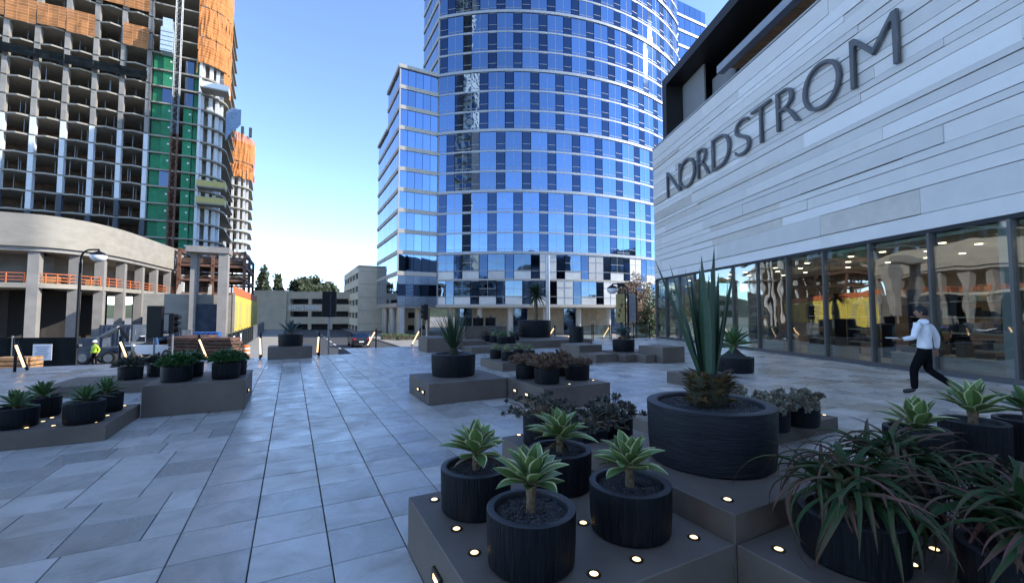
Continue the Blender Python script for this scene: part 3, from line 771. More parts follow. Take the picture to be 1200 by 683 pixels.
# undercroft: soffit, columns, recessed lobby
m = MB(); m.prism([tuple(p) for p in [arc(TA0 + (TA1 - TA0) * i / 40, TR - .2) for i in range(41)]] + [tuple(W(eu, ev + 12).xy), tuple(W(ju, ev + 12).xy)], Z0 - .12, Z0 - .01)
m.ubox(CU + .1, CU + LW, CV + .1, CV + LV2, Z0 - .12, Z0 - .01); m.build('soffit', 'spandrel_stone', tower)
for i in range(14):
    a0 = TA0 + 1 + i * 5.0; a1 = a0 + 4.9
    m = MB(); m.strip([arc(a0 + (a1 - a0) * q / 3, TR - 5.5) for q in range(4)], STREET, Z0 - .13, .3)
    m.build('lobby_wall' if i % 3 else 'lobby_window', ['towerdark', 'lobby', 'lobby'][i % 3], tower)
for a in (-104, -97, -90, -82, -74, -66, -58, -50, -42):
    p = arc(a, TR - 1.6); m = MB(); m.lathe([(.45, STREET), (.45, Z0 - .13)], 20, (p.x, p.y, 0)); m.build('column', 'spandrel_stone', tower, True)
for (u, v) in ((CU + .75, CV + .75), (CU + .75, CV + 6.5), (CU + .75, CV + 12.5), (CU + 4.5, CV + 4.5)):
    p = W(u, v); m = MB(); m.lathe([(.62, STREET), (.62, 6.1 if v < CV + 1 else Z0 - .13)], 24, (p.x, p.y, 0)); m.build('column', 'roundcol', tower, True)
p = arc(-82.2, TR + .9); m = MB(); m.lathe([(.34, STREET), (.34, 10.6)], 20, (p.x, p.y, 0)); m.build('column', 'roundcol', tower, True)

# ------------------------------------------------------------------ concrete frames under construction
def frame_building(name, label, uL, uR, v, rad, depth, zbase, zlev, bay, bayc, zones, nets, greens, loc, fin=True):
    t = thing(name, label, 'building', loc)
    # plan outline: straight front then rounded corner
    def outline(grow=0.0):
        pts = [(uL, v - grow)]
        u = uL
        return pts
    ucols = []
    u = uR
    while u > uL: ucols.append(u); u -= bay
    ucols = ucols[::-1]
    arcn = 8
    cc = (uR + (bayc), v + rad)
    def corner(g=0.0): return [(cc[0] + (rad + g) * math.sin(R(a)), cc[1] - (rad + g) * math.cos(R(a))) for a in [i * 90 / arcn for i in range(arcn + 1)]]
    for z in zlev:
        # scalloped edge over the bays
        edge = []
        for i in range(len(ucols) - 1):
            edge += [(ucols[i], v - .1), ((ucols[i] + ucols[i + 1]) / 2, v - .75)]
        edge += [(ucols[-1], v - .1)]
        poly = edge + corner(.45) + [(cc[0] + rad, v + depth), (ucols[0], v + depth)]
        m = MB(); m.prism([tuple(W(*p).xy) for p in poly], z - .26, z); m.build('floor_slab', 'concrete_l', t)
    for i, u in enumerate(ucols):
        zs = [zbase] + list(zlev)
        for k in range(len(zs) - 1):
            z0, z1 = zs[k], zs[k + 1] - .26
            mm = zones(i, (z0 + z1) / 2)
            m = MB(); m.ubox(u - .31, u + .31, v - .45, v + .45, z0, z1); m.build('column', mm, t)
    for (cu, cv) in corner(-.5)[1::2]:
        m = MB(); p = W(cu, cv); m.box((p.x, p.y, (zbase + zlev[-1]) / 2), (.55, .7, zlev[-1] - zbase - .3), A); m.build('column', 'colwhite', t)
    # inner back wall and shores
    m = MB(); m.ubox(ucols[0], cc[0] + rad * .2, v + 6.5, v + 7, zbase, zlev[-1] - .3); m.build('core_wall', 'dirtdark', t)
    m = MB(); r2 = random.Random(2)
    for k in range(len(zlev) - 1):
        for i in range(len(ucols) - 1):
            for q in range(2):
                uu = ucols[i] + bay * r2.uniform(.2, .8); p = W(uu, v + r2.uniform(.6, 4)); m.tube([(p.x, p.y, zlev[k]), (p.x, p.y, zlev[k + 1] - .27)], .05, 4)
    m.build('shoring_props', 'galv', t)['kind'] = 'stuff'
    return t, ucols, cc, corner
def net_panel(t, pa, pb, z0, z1, matname, name='safety_net', n=4, bulge=.12):
    m = MB(); vs = []; uvs = []; nz = 3
    d = (pb - pa); ln = d.length
    nrm = Vector((d.y, -d.x)).normalized()
    r2 = random.Random(int(pa.x * 13 + z0 * 7))
    for i in range(n + 1):
        for k in range(nz + 1):
            p = pa + d * i / n + nrm * r2.uniform(-bulge, bulge)
            z = z0 + (z1 - z0) * k / nz
            vs.append((p.x, p.y, z)); uvs.append((ln * i / n, z - z0))
    fs = [(i * (nz + 1) + k, (i + 1) * (nz + 1) + k, (i + 1) * (nz + 1) + k + 1, i * (nz + 1) + k + 1) for i in range(n) for k in range(nz)]
    m.add(vs, fs, 0, uvs); return m.build(name, matname, t)
def zones1(i, z):
    if z > 33.5: return 'concrete'
    if 13.5 < z < 20 and i % 2 == 0: return 'colwrap'
    if 13.5 < z < 17: return 'colwrap'
    return 'colwhite'
zlev1 = [12.0 + 3.0 * k for k in range(18)]
VF = 94.0
t1, uc1, cc1, corner1 = frame_building('unfinished_tower', 'concrete tower under construction with green sheathed bay and orange safety nets', -58.2, -23.2, VF, 3.8, 20, 9.0, zlev1, 3.5, 7.0, zones1, None, None, W(-30, 94, STREET))
# green sheathing bay between uR and the corner
for k, z in enumerate(zlev1[:-6]):
    us = [-23.0 + .05, -21.2, -19.6]
    for (u0, u1, mm) in ((-22.75, -21.35, 'green'), (-21.3, -19.75, 'green'), (-18.2, -16.9, 'green'), (-16.85, -15.95, 'green')):
        use = mm
        if (k in (4, 9) and u0 == -21.3): use = 'win_dark'
        if k > 8 and u0 == -18.2: use = 'win_dark'
        m = MB(); rec = .0 if u0 in (-21.3, -18.2) else .45
        m.ubox(u0, u1, VF + .1 + rec, VF + .25 + rec, z + .02, z + 2.72); o = m.build('sheathing_panel', use, t1)
        if use == 'green' and u0 in (-21.3, -18.2):
            p = W((u0 + u1) / 2 + .3, VF + .06, z + 1.7); q = MB(); q.box(p, (.28, .06, .28), A); q.build('sheathing_tag', 'paper', o)
m = MB(); m.ubox(-16.0, -15.6, VF - .4, VF + .4, 9, 62); m.build('column', 'colwhite', t1)
# rounded end: pale infill set back
pc = [W(*p).xy for p in corner1(-1.6)]
m = MB(); m.strip([tuple(p) for p in pc], 9, 50, .2); m.build('end_wall', 'concrete_l', t1)
# nets
nz = [(48.2, 51.6), (51.8, 57)]
for i in range(len(uc1) - 1):
    a, b = W(uc1[i] + .05, VF - 1.0).xy, W(uc1[i + 1] - .05, VF - 1.0).xy
    if i != len(uc1) - 3:
        net_panel(t1, a, b, 47.6 + (i % 2) * .3, 51.4, 'netd')
    net_panel(t1, a, b, 54.3, 58.5, 'netd'); net_panel(t1, a, b, 59, 64, 'netd')
cn = [W(*p).xy for p in corner1(.8)]
for i in range(len(cn) - 1):
    for (za, zb) in ((58.2, 64), (52.5, 58), (47.5, 52.3)):
        net_panel(t1, cn[i], cn[i + 1], za, zb, 'net', n=3, bulge=.14)
    if i >= 5: net_panel(t1, cn[i], cn[i + 1], 43.2, 47.3, 'net', n=3, bulge=.14)
net_panel(t1, W(-16.3, VF - .9).xy, cn[0], 45.3, 49.5, 'netd'); net_panel(t1, W(-16.3, VF - .9).xy, cn[0], 49.8, 63, 'net')
# debris belt (dark netting across the fourth floor from the top)
m = MB()
for i in range(len(uc1) - 1):
    net_panel(t1, W(uc1[i], VF - 1.2).xy, W(uc1[i + 1], VF - 1.2).xy, 42.1, 43.6, 'screen', 'debris_net')
# loading platforms sticking out of the rounded end
for z, lab in ((42.2, 0), (24.2, 1), (21.2, 1)):
    p = W(cc1[0] + 2.8, cc1[1] - 5.0, z)
    m = MB(); m.box(p, (4.2, 2.6, .25), A); m.box(p + W(.0, -1.3, .6), (4.2, .08, 1.0), A, 1); m.box(p + W(2.1, 0, .6), (.08, 2.6, 1.0), A, 1)
    m.build('loading_platform', ['concrete_l', 'clad_w' if lab == 0 else 'yellow_d'], t1)
# blue sheet flying from the edge
m = MB(); vs = []
for i in range(6):
    for k in range(4):
        p = W(cc1[0] + 4.2 + i * .5, cc1[1] - 2 - i * .15); vs.append((p.x, p.y, 37.2 + k * 1.0 + i * .2 + .4 * math.sin(i + k * 2) - (k == 0) * (5 - i) * .55))
m.add(vs, [(i * 4 + k, i * 4 + 4 + k, i * 4 + 5 + k, i * 4 + 1 + k) for i in range(5) for k in range(3)]); m.build('debris_sheet', 'bluenet', t1, True)

# construction hoist: mast plus cabin
ho = thing('construction_hoist', 'lattice hoist mast with a pale blue cabin up the green bay', 'hoist', W(-18.9, VF - 2.2, STREET))
def lattice(u, v, z0, z1, s, step, mname, parent):
    m = MB()
    cs = [W(u - s, v - s), W(u + s, v - s), W(u + s, v + s), W(u - s, v + s)]
    for c in cs: m.tube([(c.x, c.y, z0), (c.x, c.y, z1)], .07, 5)
    z = z0
    while z < z1 - step:
        for i in range(4):
            a, b = cs[i], cs[(i + 1) % 4]
            m.tube([(a.x, a.y, z), (b.x, b.y, z + step)], .04, 4); m.tube([(a.x, a.y, z), (b.x, b.y, z)], .035, 4)
        z += step
    return m.build('mast_section', mname, parent)
lattice(-18.9, VF - 2.2, STREET, 33, .42, 1.0, 'rust_steel', ho); lattice(-18.9, VF - 2.2, 33, 70, .42, 1.0, 'galv', ho)
m = MB(); m.ubox(-21.2, -19.5, VF - 3.0, VF - 1.3, 47.0, 51.2); m.ubox(-21.0, -19.7, VF - 2.8, VF - 1.5, 51.2, 53.0); m.build('cabin', 'cabin', ho)
m = MB()
for k in range(5): m.ubox(-21.25, -19.45, VF - 3.05, VF - 3.0, 47.2 + k * .8, 47.28 + k * .8)
m.build('cabin_rail', 'galv', ho)

# second frame further down the street
zlev2 = [12 + 3.1 * k for k in range(13)]
t2, uc2, cc2, corner2 = frame_building('distant_unfinished_tower', 'smaller white concrete frame behind, wrapped in orange nets at the top', -37, -16.5, 137, 4.5, 16, STREET, zlev2, 2.9, .6, lambda i, z: 'colwhite', None, None, W(-22, 137, STREET))
cn = [W(*p).xy for p in corner2(1.0)]
for i in range(len(cn) - 1):
    net_panel(t2, cn[i], cn[i + 1], 43.5, 51.6 - .2 * i, 'net', n=3, bulge=.25)
    net_panel(t2, cn[i], cn[i + 1], 38.8 + .2 * (i % 3), 43.2, 'net', n=3, bulge=.25)
for i in range(len(uc2) - 1):
    net_panel(t2, W(uc2[i], 135.9).xy, W(uc2[i + 1], 135.9).xy, 44, 52.2, 'net', bulge=.2); net_panel(t2, W(uc2[i], 135.9).xy, W(uc2[i + 1], 135.9).xy, 38.5, 43.5, 'net', bulge=.2)
for i in range(5):
    p = W(-19 + i * 1.9, 137.5, 52.2); m = MB(); m.box(p, (.7, .7, 2.6), A); m.build('starter_column', 'bluegrey', t2)

# podium with a curved concrete parapet
pod = thing('podium', 'curved pale concrete podium with columns below the unfinished tower', 'building', (-46, 45, STREET))
ctrl = [(-74, 31.5), (-62, 33.2), (-52, 36.0), (-46.6, 38.7), (-44.2, 40.2), (-43.2, 43), (-43.5, 46.5), (-44.7, 50.5), (-47.3, 57.5), (-49.6, 64)]
def catmull(c, n=6):
    out = []
    for i in range(len(c) - 1):
        p0, p1, p2, p3 = [Vector(c[max(0, min(len(c) - 1, k))]) for k in (i - 1, i, i + 1, i + 2)]
        for j in range(n):
            t = j / n
            out.append(.5 * ((2 * p1) + (-p0 + p2) * t + (2 * p0 - 5 * p1 + 4 * p2 - p3) * t * t + (-p0 + 3 * p1 - 3 * p2 + p3) * t ** 3))
    out.append(Vector(c[-1])); return out
cv = catmull(ctrl)
m = MB(); m.strip([tuple(p) for p in cv], 7.9, 10.95, .5); m.build('parapet', 'concrete_l', pod, True)
def inset(c, d):
    o = []
    for i in range(len(c)):
        t = (c[min(len(c) - 1, i + 1)] - c[max(0, i - 1)]).normalized(); o.append(c[i] + Vector((-t.y, t.x)) * d)
    return o
for z0, z1, nm in ((7.5, 7.88, 'deck_slab'), (4.05, 4.5, 'floor_slab')):
    m = MB(); m.strip([tuple(p) for p in inset(cv, .25 if z0 > 5 else .5)], z0, z1, 16); m.build(nm, 'concrete_l' if z0 < 5 else 'concrete', pod)
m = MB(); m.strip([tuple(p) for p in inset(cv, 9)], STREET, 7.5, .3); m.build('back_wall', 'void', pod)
m = MB(); m.strip([tuple(p) for p in inset(cv, 5)], 4.5, 7.5, .2); m.build('upper_wall', 'concrete', pod)
for (x, y) in ((-63, 33.6), (-55.5, 35.4), (-49.6, 37.8), (-44.9, 40.3), (-43.75, 42.9), (-43.8, 45.6), (-44.6, 48.9), (-46.0, 52.9), (-47.2, 56.4), (-48.6, 60.4)):
    m = MB(); m.box((x - .5, y, 2.95), (.78, .78, 9.9), A); m.build('column', 'concrete', pod)
r3 = inset(cv, .62)
m = MB()
for zz in (4.75, 5.05, 5.4):
    m.strip([tuple(p) for p in r3], zz, zz + .07, .04)
for i in range(0, len(r3), 2): m.box((r3[i].x, r3[i].y, 4.95), (.08, .08, 1.0))
m.build('guard_rail', 'orange', pod)
# podium clutter: stacked timbers, plant behind the rail
for k, (i, w) in enumerate(((14, 1.6), (20, 1.2), (26, 2.0), (31, 1.5), (38, 1.3))):
    p = inset(cv, 2.6)[i]
    t = thing('timber_stack', 'stack of sawn timber on the podium deck ' + ['beyond the first bay', 'in the second bay', 'in the middle bay', 'in the narrow bay', 'in the end bay'][k], 'timber', (p.x, p.y, 4.5), 'timber stacks on the podium')
    for q in range(4):
        m = MB(); m.box((p.x, p.y, 4.6 + q * .2), (w, .7, .17), A + q * .05); m.build('board', 'wood', t)

# ------------------------------------------------------------------ street side structures
def AT(px, D, z=0.0):
    """plan point D metres ahead along a sight bearing (px counted on a 1200 wide frame, only used to plan)"""
    return Vector(((px - 600) / 498 * D, D, z))
# concrete portal
t = thing('concrete_portal', 'tall grey concrete portal frame beside the yellow sheathed wall', 'portal', W(-6.4, 52.9, STREET))
for (u, v, w) in ((-6.3, 52.6, .8), (-8.9, 53.6, .55)):
    m = MB(); m.ubox(u - w / 2, u + w / 2, v - .7, v + .7, STREET, 7.75); m.build('post', 'concrete', t)
m = MB(); m.ubox(-9.4, -5.8, 51.7, 54.5, 7.75, 8.35); m.build('lintel', 'concrete', t)
m = MB(); m.ubox(-8.6, -6.7, 53.4, 53.7, STREET, 2.6); m.build('infill_wall', 'bluegrey', t)
# concrete stair
t = thing('concrete_stair', 'pale concrete stair flight climbing to the podium', 'stair', W(-10, 57, STREET))
for k in range(22):
    m = MB(); m.ubox(-11.3, -8.7, 54.2 + k * .3, 54.2 + (k + 1) * .3 + .02, STREET, STREET + (k + 1) * .27); m.build('tread', 'concrete_l', t)
for u in (-11.45, -8.55):
    m = MB(); v0, v1 = 54.0, 61.0
    a = [W(u - .12, v0), W(u + .12, v0), W(u + .12, v1), W(u - .12, v1)]
    m.add([(*a[0].xy, STREET), (*a[1].xy, STREET), (*a[2].xy, STREET), (*a[3].xy, STREET), (*a[0].xy, STREET + .9), (*a[1].xy, STREET + .9), (*a[2].xy, STREET + 7.0), (*a[3].xy, STREET + 7.0)],
          [(0, 3, 2, 1), (4, 5, 6, 7), (0, 1, 5, 4), (1, 2, 6, 5), (2, 3, 7, 6), (3, 0, 4, 7)])
    m.build('side_wall', 'concrete_l', t)
# yellow sheathed building
t = thing('yellow_building', 'low building sheathed in bright yellow boards behind the street fence', 'building', W(-8, 70, STREET))
m = MB(); m.ubox(-13, -5.55, 54.0, 88, STREET, 3.55); m.build('body', 'concrete', t)
for k in range(8):
    v0 = 54.0 + k * 4.25
    m = MB(); m.ubox(-5.54, -5.42, v0 + .02, v0 + 4.23, -1.4, 3.6); o = m.build('sheathing_panel', 'yellow', t)
    if k in (0, 1, 3, 4, 6):
        m = MB(); m.ubox(-5.419, -5.40, v0 + .9, v0 + 3.2, .0, 2.9); m.build('opening', 'yellow_d', o)
for k in range(16):
    v0 = 54.0 + k * 2.1
    m = MB(); m.ubox(-5.6, -5.5, v0, v0 + 2.05, 3.66, 4.6); m.build('orange_barrier', 'orange', t)
m = MB(); m.ubox(-13, -5.4, 53.95, 54.0, STREET, 3.6); m.ubox(-5.6, -5.38, 53.9, 54.2, STREET, 3.8); m.build('end_wall', 'concrete_l', t)
# rusty steel frame behind
t = thing('steel_frame', 'brown rusty steel frame structure rising behind the yellow wall', 'frame', W(-9, 84, STREET))
for u in (-14.5, -10.5, -6.5):
    for v in (76, 84, 92): m = MB(); m.ubox(u - .2, u + .2, v - .2, v + .2, STREET, 11); m.build('post', 'rust_steel', t)
for z in (4.6, 6.6, 8.7, 10.8):
    for u in (-14.5, -10.5, -6.5): m = MB(); m.ubox(u - .15, u + .15, 75.8, 92.2, z - .25, z + .1); m.build('beam', 'rust_steel', t)
    for v in (76, 84, 92): m = MB(); m.ubox(-14.7, -6.3, v - .15, v + .15, z - .24, z + .11); m.build('beam', 'rust_steel', t)
for k, z in enumerate((6.9, 9.0)):
    m = MB(); m.ubox(-14.3, -6.6, 76.3, 91.8, z, z + .12 + k * .6); m.build('deck', 'darkwood', t)
# screened street fence
t = thing('street_fence', 'long dark screened fence along the left sidewalk', 'fence', W(-4.5, 60, STREET))
for k in range(18):
    v0 = 40.5 + k * 2.9
    m = MB(); m.ubox(-4.53, -4.47, v0 + .04, v0 + 2.86, STREET + .16, STREET + 1.95); m.build('screen_panel', 'screen' if k < 9 else 'galv', t)
    m = MB(); p = W(-4.5, v0); m.tube([(p.x, p.y, STREET), (p.x, p.y, STREET + 2.1)], .04, 6); m.build('post', 'galv', t)
for k in (1, 3): 
    m = MB(); m.ubox(-4.45, -4.44, 40.5 + k * 2.9 + .7, 40.5 + k * 2.9 + 1.9, -1.2, -.35); m.build('notice_board', 'notice', t)
# construction fence near the plaza
t = thing('site_fence', 'dark green screened site fence with a white notice', 'fence', (-27, 21.6, STREET))
fp = [Vector((-34.5, 20.6)), Vector((-31.5, 21.0)), Vector((-28.5, 21.4)), Vector((-25.5, 21.8)), Vector((-22.6, 22.2))]
for i in range(4):
    d = (fp[i + 1] - fp[i]); c = (fp[i] + fp[i + 1]) / 2; ra = math.atan2(d.y, d.x)
    m = MB(); m.box((c.x, c.y, -.78), (d.length - .06, .05, 2.36), ra); m.build('screen_panel', 'screen', t)
    m = MB(); m.tube([(fp[i].x, fp[i].y, STREET), (fp[i].x, fp[i].y, .5)], .045, 6); m.build('post', 'galv', t)
c = Vector((-24.05, 21.95)); m = MB(); m.box((c.x, c.y - .06, -.34), (.86, .02, .82), R(7.6)); nb = m.build('notice_board', 'notice', t)
m = MB()
for q in range(6): m.box((c.x + .01 * (q % 2), c.y - .075, -.06 - q * .11), (.62 - .08 * (q % 3), .006, .03), R(7.6))
m.build('notice_lines', 'ink', nb)
# parking structures
def garage(name, label, x0, x1, y, depth, z1, levels, matn, rz=0, sidex=None):
    t = thing(name, label, 'building', ((x0 + x1) / 2, y, STREET))
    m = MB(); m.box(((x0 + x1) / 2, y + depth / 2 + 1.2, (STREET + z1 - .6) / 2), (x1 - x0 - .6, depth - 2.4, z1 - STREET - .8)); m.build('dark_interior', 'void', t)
    h = (z1 - STREET) / levels
    for k in range(levels + 1):
        z = STREET + k * h
        if k == 0: continue
        m = MB(); m.box(((x0 + x1) / 2, y + .15, z - h * .28), (x1 - x0, .3, h * .56)); m.build('spandrel', matn, t)
        m = MB(); m.box((x0 + .15, y + .31 + (depth - .3) / 2, z - h * .28), (.3, depth - .3, h * .56)); m.build('spandrel', matn, t)
    n = max(2, round((x1 - x0) / 5.5))
    for i in range(n + 1):
        x = x0 + .35 + (x1 - x0 - .7) * i / n; m = MB(); m.box((x, y + .25, (STREET + z1) / 2 - .2), (.7, .42, z1 - STREET - .4)); m.build('pier', matn, t)
    n = max(2, round(depth / 5.5))
    for i in range(1, n + 1):
        yy = y + .4 + (depth - .8) * i / n; m = MB(); m.box((x0 + .25, yy, (STREET + z1) / 2 - .2), (.42, .7, z1 - STREET - .4)); m.build('pier', matn, t)
    return t
ga = garage('parking_garage', 'low tan parking garage with pale lettering closing the street', -50.8, -31, 96, 40, 6.5, 3, 'tan')
m = MB(); m.box((-54.6, 97.2, 2.4), (7.6, 3, 8.8)); m.build('stair_block', 'tan', ga)
me = text_mesh('PUBLIC & HOTEL PARKING', .05, .006); xs = [v.co.x for v in me.vertices]; ys = [v.co.y for v in me.vertices]
gs = thing('garage_sign', 'pale raised lettering reading PUBLIC & HOTEL PARKING', 'sign', (-48.2, 95.93, 2.4))
me.materials.clear(); me.materials.append(M['white_letter'])
for v in me.vertices:
    v.co = Vector(((v.co.x - min(xs)) / (max(xs) - min(xs)) * 10.4 - 5.2, -v.co.z - .0, (v.co.y - min(ys)) * 1.0 / (max(ys) - min(ys))))
link('lettering', me, gs)
gb = garage('corner_garage', 'pale tan multi level parking block beside the glass tower', -30.6, -16, 86, 26, 11.2, 5, 'tan_l')
m = MB(); m.box((-27.9, 85.85, 4.4), (5.4, .26, 12.6)); m.box((-27.9, 87.5, 10.9), (5.4, 3, .5)); m.build('stair_tower_wall', 'tan_l', gb)
for k in range(5):
    m = MB(); m.box((-27.9, 85.70, -.4 + k * 2.6), (5.0, .05, .12)); m.build('joint_band', 'tan', gb)
m = MB(); m.tube([(-25.5, 92, 11), (-25.5, 92, 14.5)], .06, 5); m.build('mast', 'galv', gb)
gb.rotation_euler = (0, 0, A); gb.location = (-24.0, 87.4, STREET)

# ------------------------------------------------------------------ buildings behind the camera, met in the tower's reflections
def block(name, label, x0, x1, y0, y1, z1, matn, floor=3.4, bay=4.0, faces='NWE'):
    t = thing(name, label, 'building', ((x0 + x1) / 2, (y0 + y1) / 2, STREET))
    m = MB(); m.box(((x0 + x1) / 2, (y0 + y1) / 2, (STREET + z1) / 2), (x1 - x0, y1 - y0, z1 - STREET)); m.build('wall', matn, t)
    m = MB()
    n = int((z1 - 3) / floor)
    for k in range(n):
        z = 2.5 + k * floor
        if 'N' in faces:
            nb = int((x1 - x0) / bay)
            for i in range(nb): m.box((x0 + (i + .5) * (x1 - x0) / nb, y1 + .02, z), (bay * .55, .12, floor * .55))
        if 'W' in faces:
            nb = int((y1 - y0) / bay)
            for i in range(nb): m.box((x0 - .02, y0 + (i + .5) * (y1 - y0) / nb, z), (.12, bay * .55, floor * .55))
        if 'E' in faces:
            nb = int((y1 - y0) / bay)
            for i in range(nb): m.box((x1 + .02, y0 + (i + .5) * (y1 - y0) / nb, z), (.12, bay * .55, floor * .55))
    m.build('windows', 'win_dark', t)['kind'] = 'stuff'
    m = MB(); m.box(((x0 + x1) / 2, (y0 + y1) / 2, z1 + .3), (x1 - x0 + .4, y1 - y0 + .4, .6)); m.build('cornice', matn, t)
    if name == 'residential_tower':
        for k in range(n):
            m = MB(); m.box(((x0 + x1) / 2, y1 + .8, 1 + k * floor), (x1 - x0 - 4, 1.5, .3)); m.build('balcony', 'concrete_l', t)
block('residential_tower', 'slender cream residential tower behind the viewer, mirrored in the glass', -82, -58, -80, -56, 165, 'cream')
block('cream_office_block', 'long cream office block behind the viewer across the plaza', 14, 70, -62, -46, 22, 'cream')
block('east_block', 'cream mid rise block east of the store', 78, 100, 8, 58, 21, 'cream')
block('west_block', 'grey mid rise block behind the viewer to the west', -52, -12, -70, -52, 17, 'concrete')

# ------------------------------------------------------------------ trees
def tree(name, label, p, h, rx, rz, cz, leafm, n, leaf, seed, conic=False, group=None, trunk=.18):
    r = random.Random(seed)
    t = thing(name, label, 'tree', (p.x, p.y, p.z), group)
    m = MB(); top = p + Vector((r.uniform(-.3, .3), r.uniform(-.3, .3), cz))
    path = [p, p + (top - p) * .4 + Vector((r.uniform(-.15, .15), 0, 0)), p + (top - p) * .75, top + Vector((0, 0, rz * .5))]
    m.tube(path, [trunk, trunk * .8, trunk * .6, trunk * .15], 7)
    for k in range(7):
        a = r.uniform(0, 6.28); s = path[1] + (path[2] - path[1]) * r.uniform(.1, 1.2)
        e = p + Vector((math.cos(a) * rx * .7, math.sin(a) * rx * .7, cz + r.uniform(-.4, .6) * rz)); m.tube([s, (s + e) / 2 + Vector((0, 0, .2)), e], [trunk * .4, trunk * .25, trunk * .08], 5)
    m.build('trunk', 'bark', t, True)
    m = MB(); cl = []
    for k in range(max(14, n // 60)):
        while True:
            q = Vector((r.uniform(-1, 1), r.uniform(-1, 1), r.uniform(-1, 1)))
            if q.length < 1: break
        if conic: w = max(.08, (1 - q.z) / 2); q.x *= w; q.y *= w
        cl.append(q)
    for k in range(n):
        c = r.choice(cl); q = c + Vector((r.gauss(0, .13), r.gauss(0, .13), r.gauss(0, .09)))
        pos = p + Vector((q.x * rx, q.y * rx, cz + q.z * rz))
        a = Vector((r.gauss(0, 1), r.gauss(0, 1), r.gauss(0, 1))).normalized(); b = a.orthogonal().normalized(); s = leaf * r.uniform(.6, 1.4)
        m.add([pos - b * s * .45, pos + a * s, pos + b * s * .45, pos - a * s * .7], [(0, 1, 2, 3)], 0, [(.3, 0), (.5, 1), (.7, 0), (.5, .5)])
    m.build('crown', leafm, t)
gy = STREET
tree('conifer_tree', 'tall dark conifer above the low garage, nearest the rusty frame', AT(308, 132, gy), 20, 3.4, 9.5, 8.5, 'leafd', 5200, .7, 1, True, None, .4)
tree('conifer_tree', 'ragged conifer rising behind the left of the low garage', AT(325, 128, gy), 16, 3.0, 7.0, 8.0, 'leafd', 4400, .65, 2, True, None, .4)
tree('conifer_tree', 'thin conifer spire between the garage trees', AT(343, 150, gy), 16, 2.2, 6.0, 8.5, 'leafd', 3000, .6, 3, True, None, .3)
tree('round_tree', 'large round dark tree centred above the garage lettering', AT(361, 130, gy), 16, 5.4, 5.6, 9.0, 'leafd', 8000, .65, 4, False, None, .5)
tree('round_tree', 'bushy dark tree right of the large round tree', AT(381, 138, gy), 16, 3.8, 5.2, 8.5, 'leafd', 5000, .65, 5, False, None, .4)
tree('round_tree', 'low green treetop peeping over the middle of the garage', AT(335, 140, gy), 12, 4.2, 3.6, 6.4, 'leafg', 4000, .65, 6, False, None, .4)
tree('round_tree', 'low pale treetop beside the corner garage', AT(395, 150, gy), 12, 4.5, 3.6, 7.0, 'leafg', 4000, .65, 7, False, None, .4)
tree('street_tree', 'thin street tree with brown autumn leaves before the glass tower', AT(747, 47, gy), 7, 2.1, 3.2, 4.8, 'leafb', 2200, .17, 8)
tree('street_tree', 'leafy green street tree beside the brown one', AT(758, 49, gy), 7, 2.0, 3.0, 3.6, 'leafg', 3200, .18, 9)
tree('street_tree', 'dark green street tree tucked behind the shop corner', AT(771, 52, gy), 7, 2.2, 3.0, 3.8, 'leafd', 3200, .2, 10)
tree('street_tree', 'young tree mirrored and seen past the far shop corner', AT(792, 60, gy), 7, 2.6, 3.0, 4.0, 'leafd', 2600, .2, 12)
# low hedge and planting at the tower's foot
for k, (px, D, w, h) in enumerate(((462, 58, 3.4, .8), (480, 57, 3.2, .7), (748, 50, 6, 1.1), (770, 56, 6, 1.2))):
    r = random.Random(40 + k); p = AT(px, D, STREET + .1)
    t = thing('hedge', ['low clipped hedge by the round metal column', 'low hedge at the tower corner by the kerb', 'dark hedge below the street trees', 'dark hedge at the far shop corner'][k], 'hedge', p)
    m = MB(); m.box(p + Vector((0, 0, h * .4)), (w * .9, 1.0, h * .8), A); m.build('inner_branches', 'bark', t)
    m = MB()
    for q in range(1100):
        c = p + Vector(W(r.uniform(-w / 2, w / 2), r.uniform(-.65, .65), r.uniform(.05, h) + r.gauss(0, .05))); a = Vector((r.gauss(0, 1), r.gauss(0, 1), r.gauss(0, 1))).normalized(); b = a.orthogonal().normalized(); s = .1
        m.add([c - b * s * .5, c + a * s, c + b * s * .5, c - a * s], [(0, 1, 2, 3)], 0, [(.3, 0), (.5, 1), (.7, 0), (.5, .5)])
    m.build('foliage', 'leafg' if k < 2 else 'leafd', t)

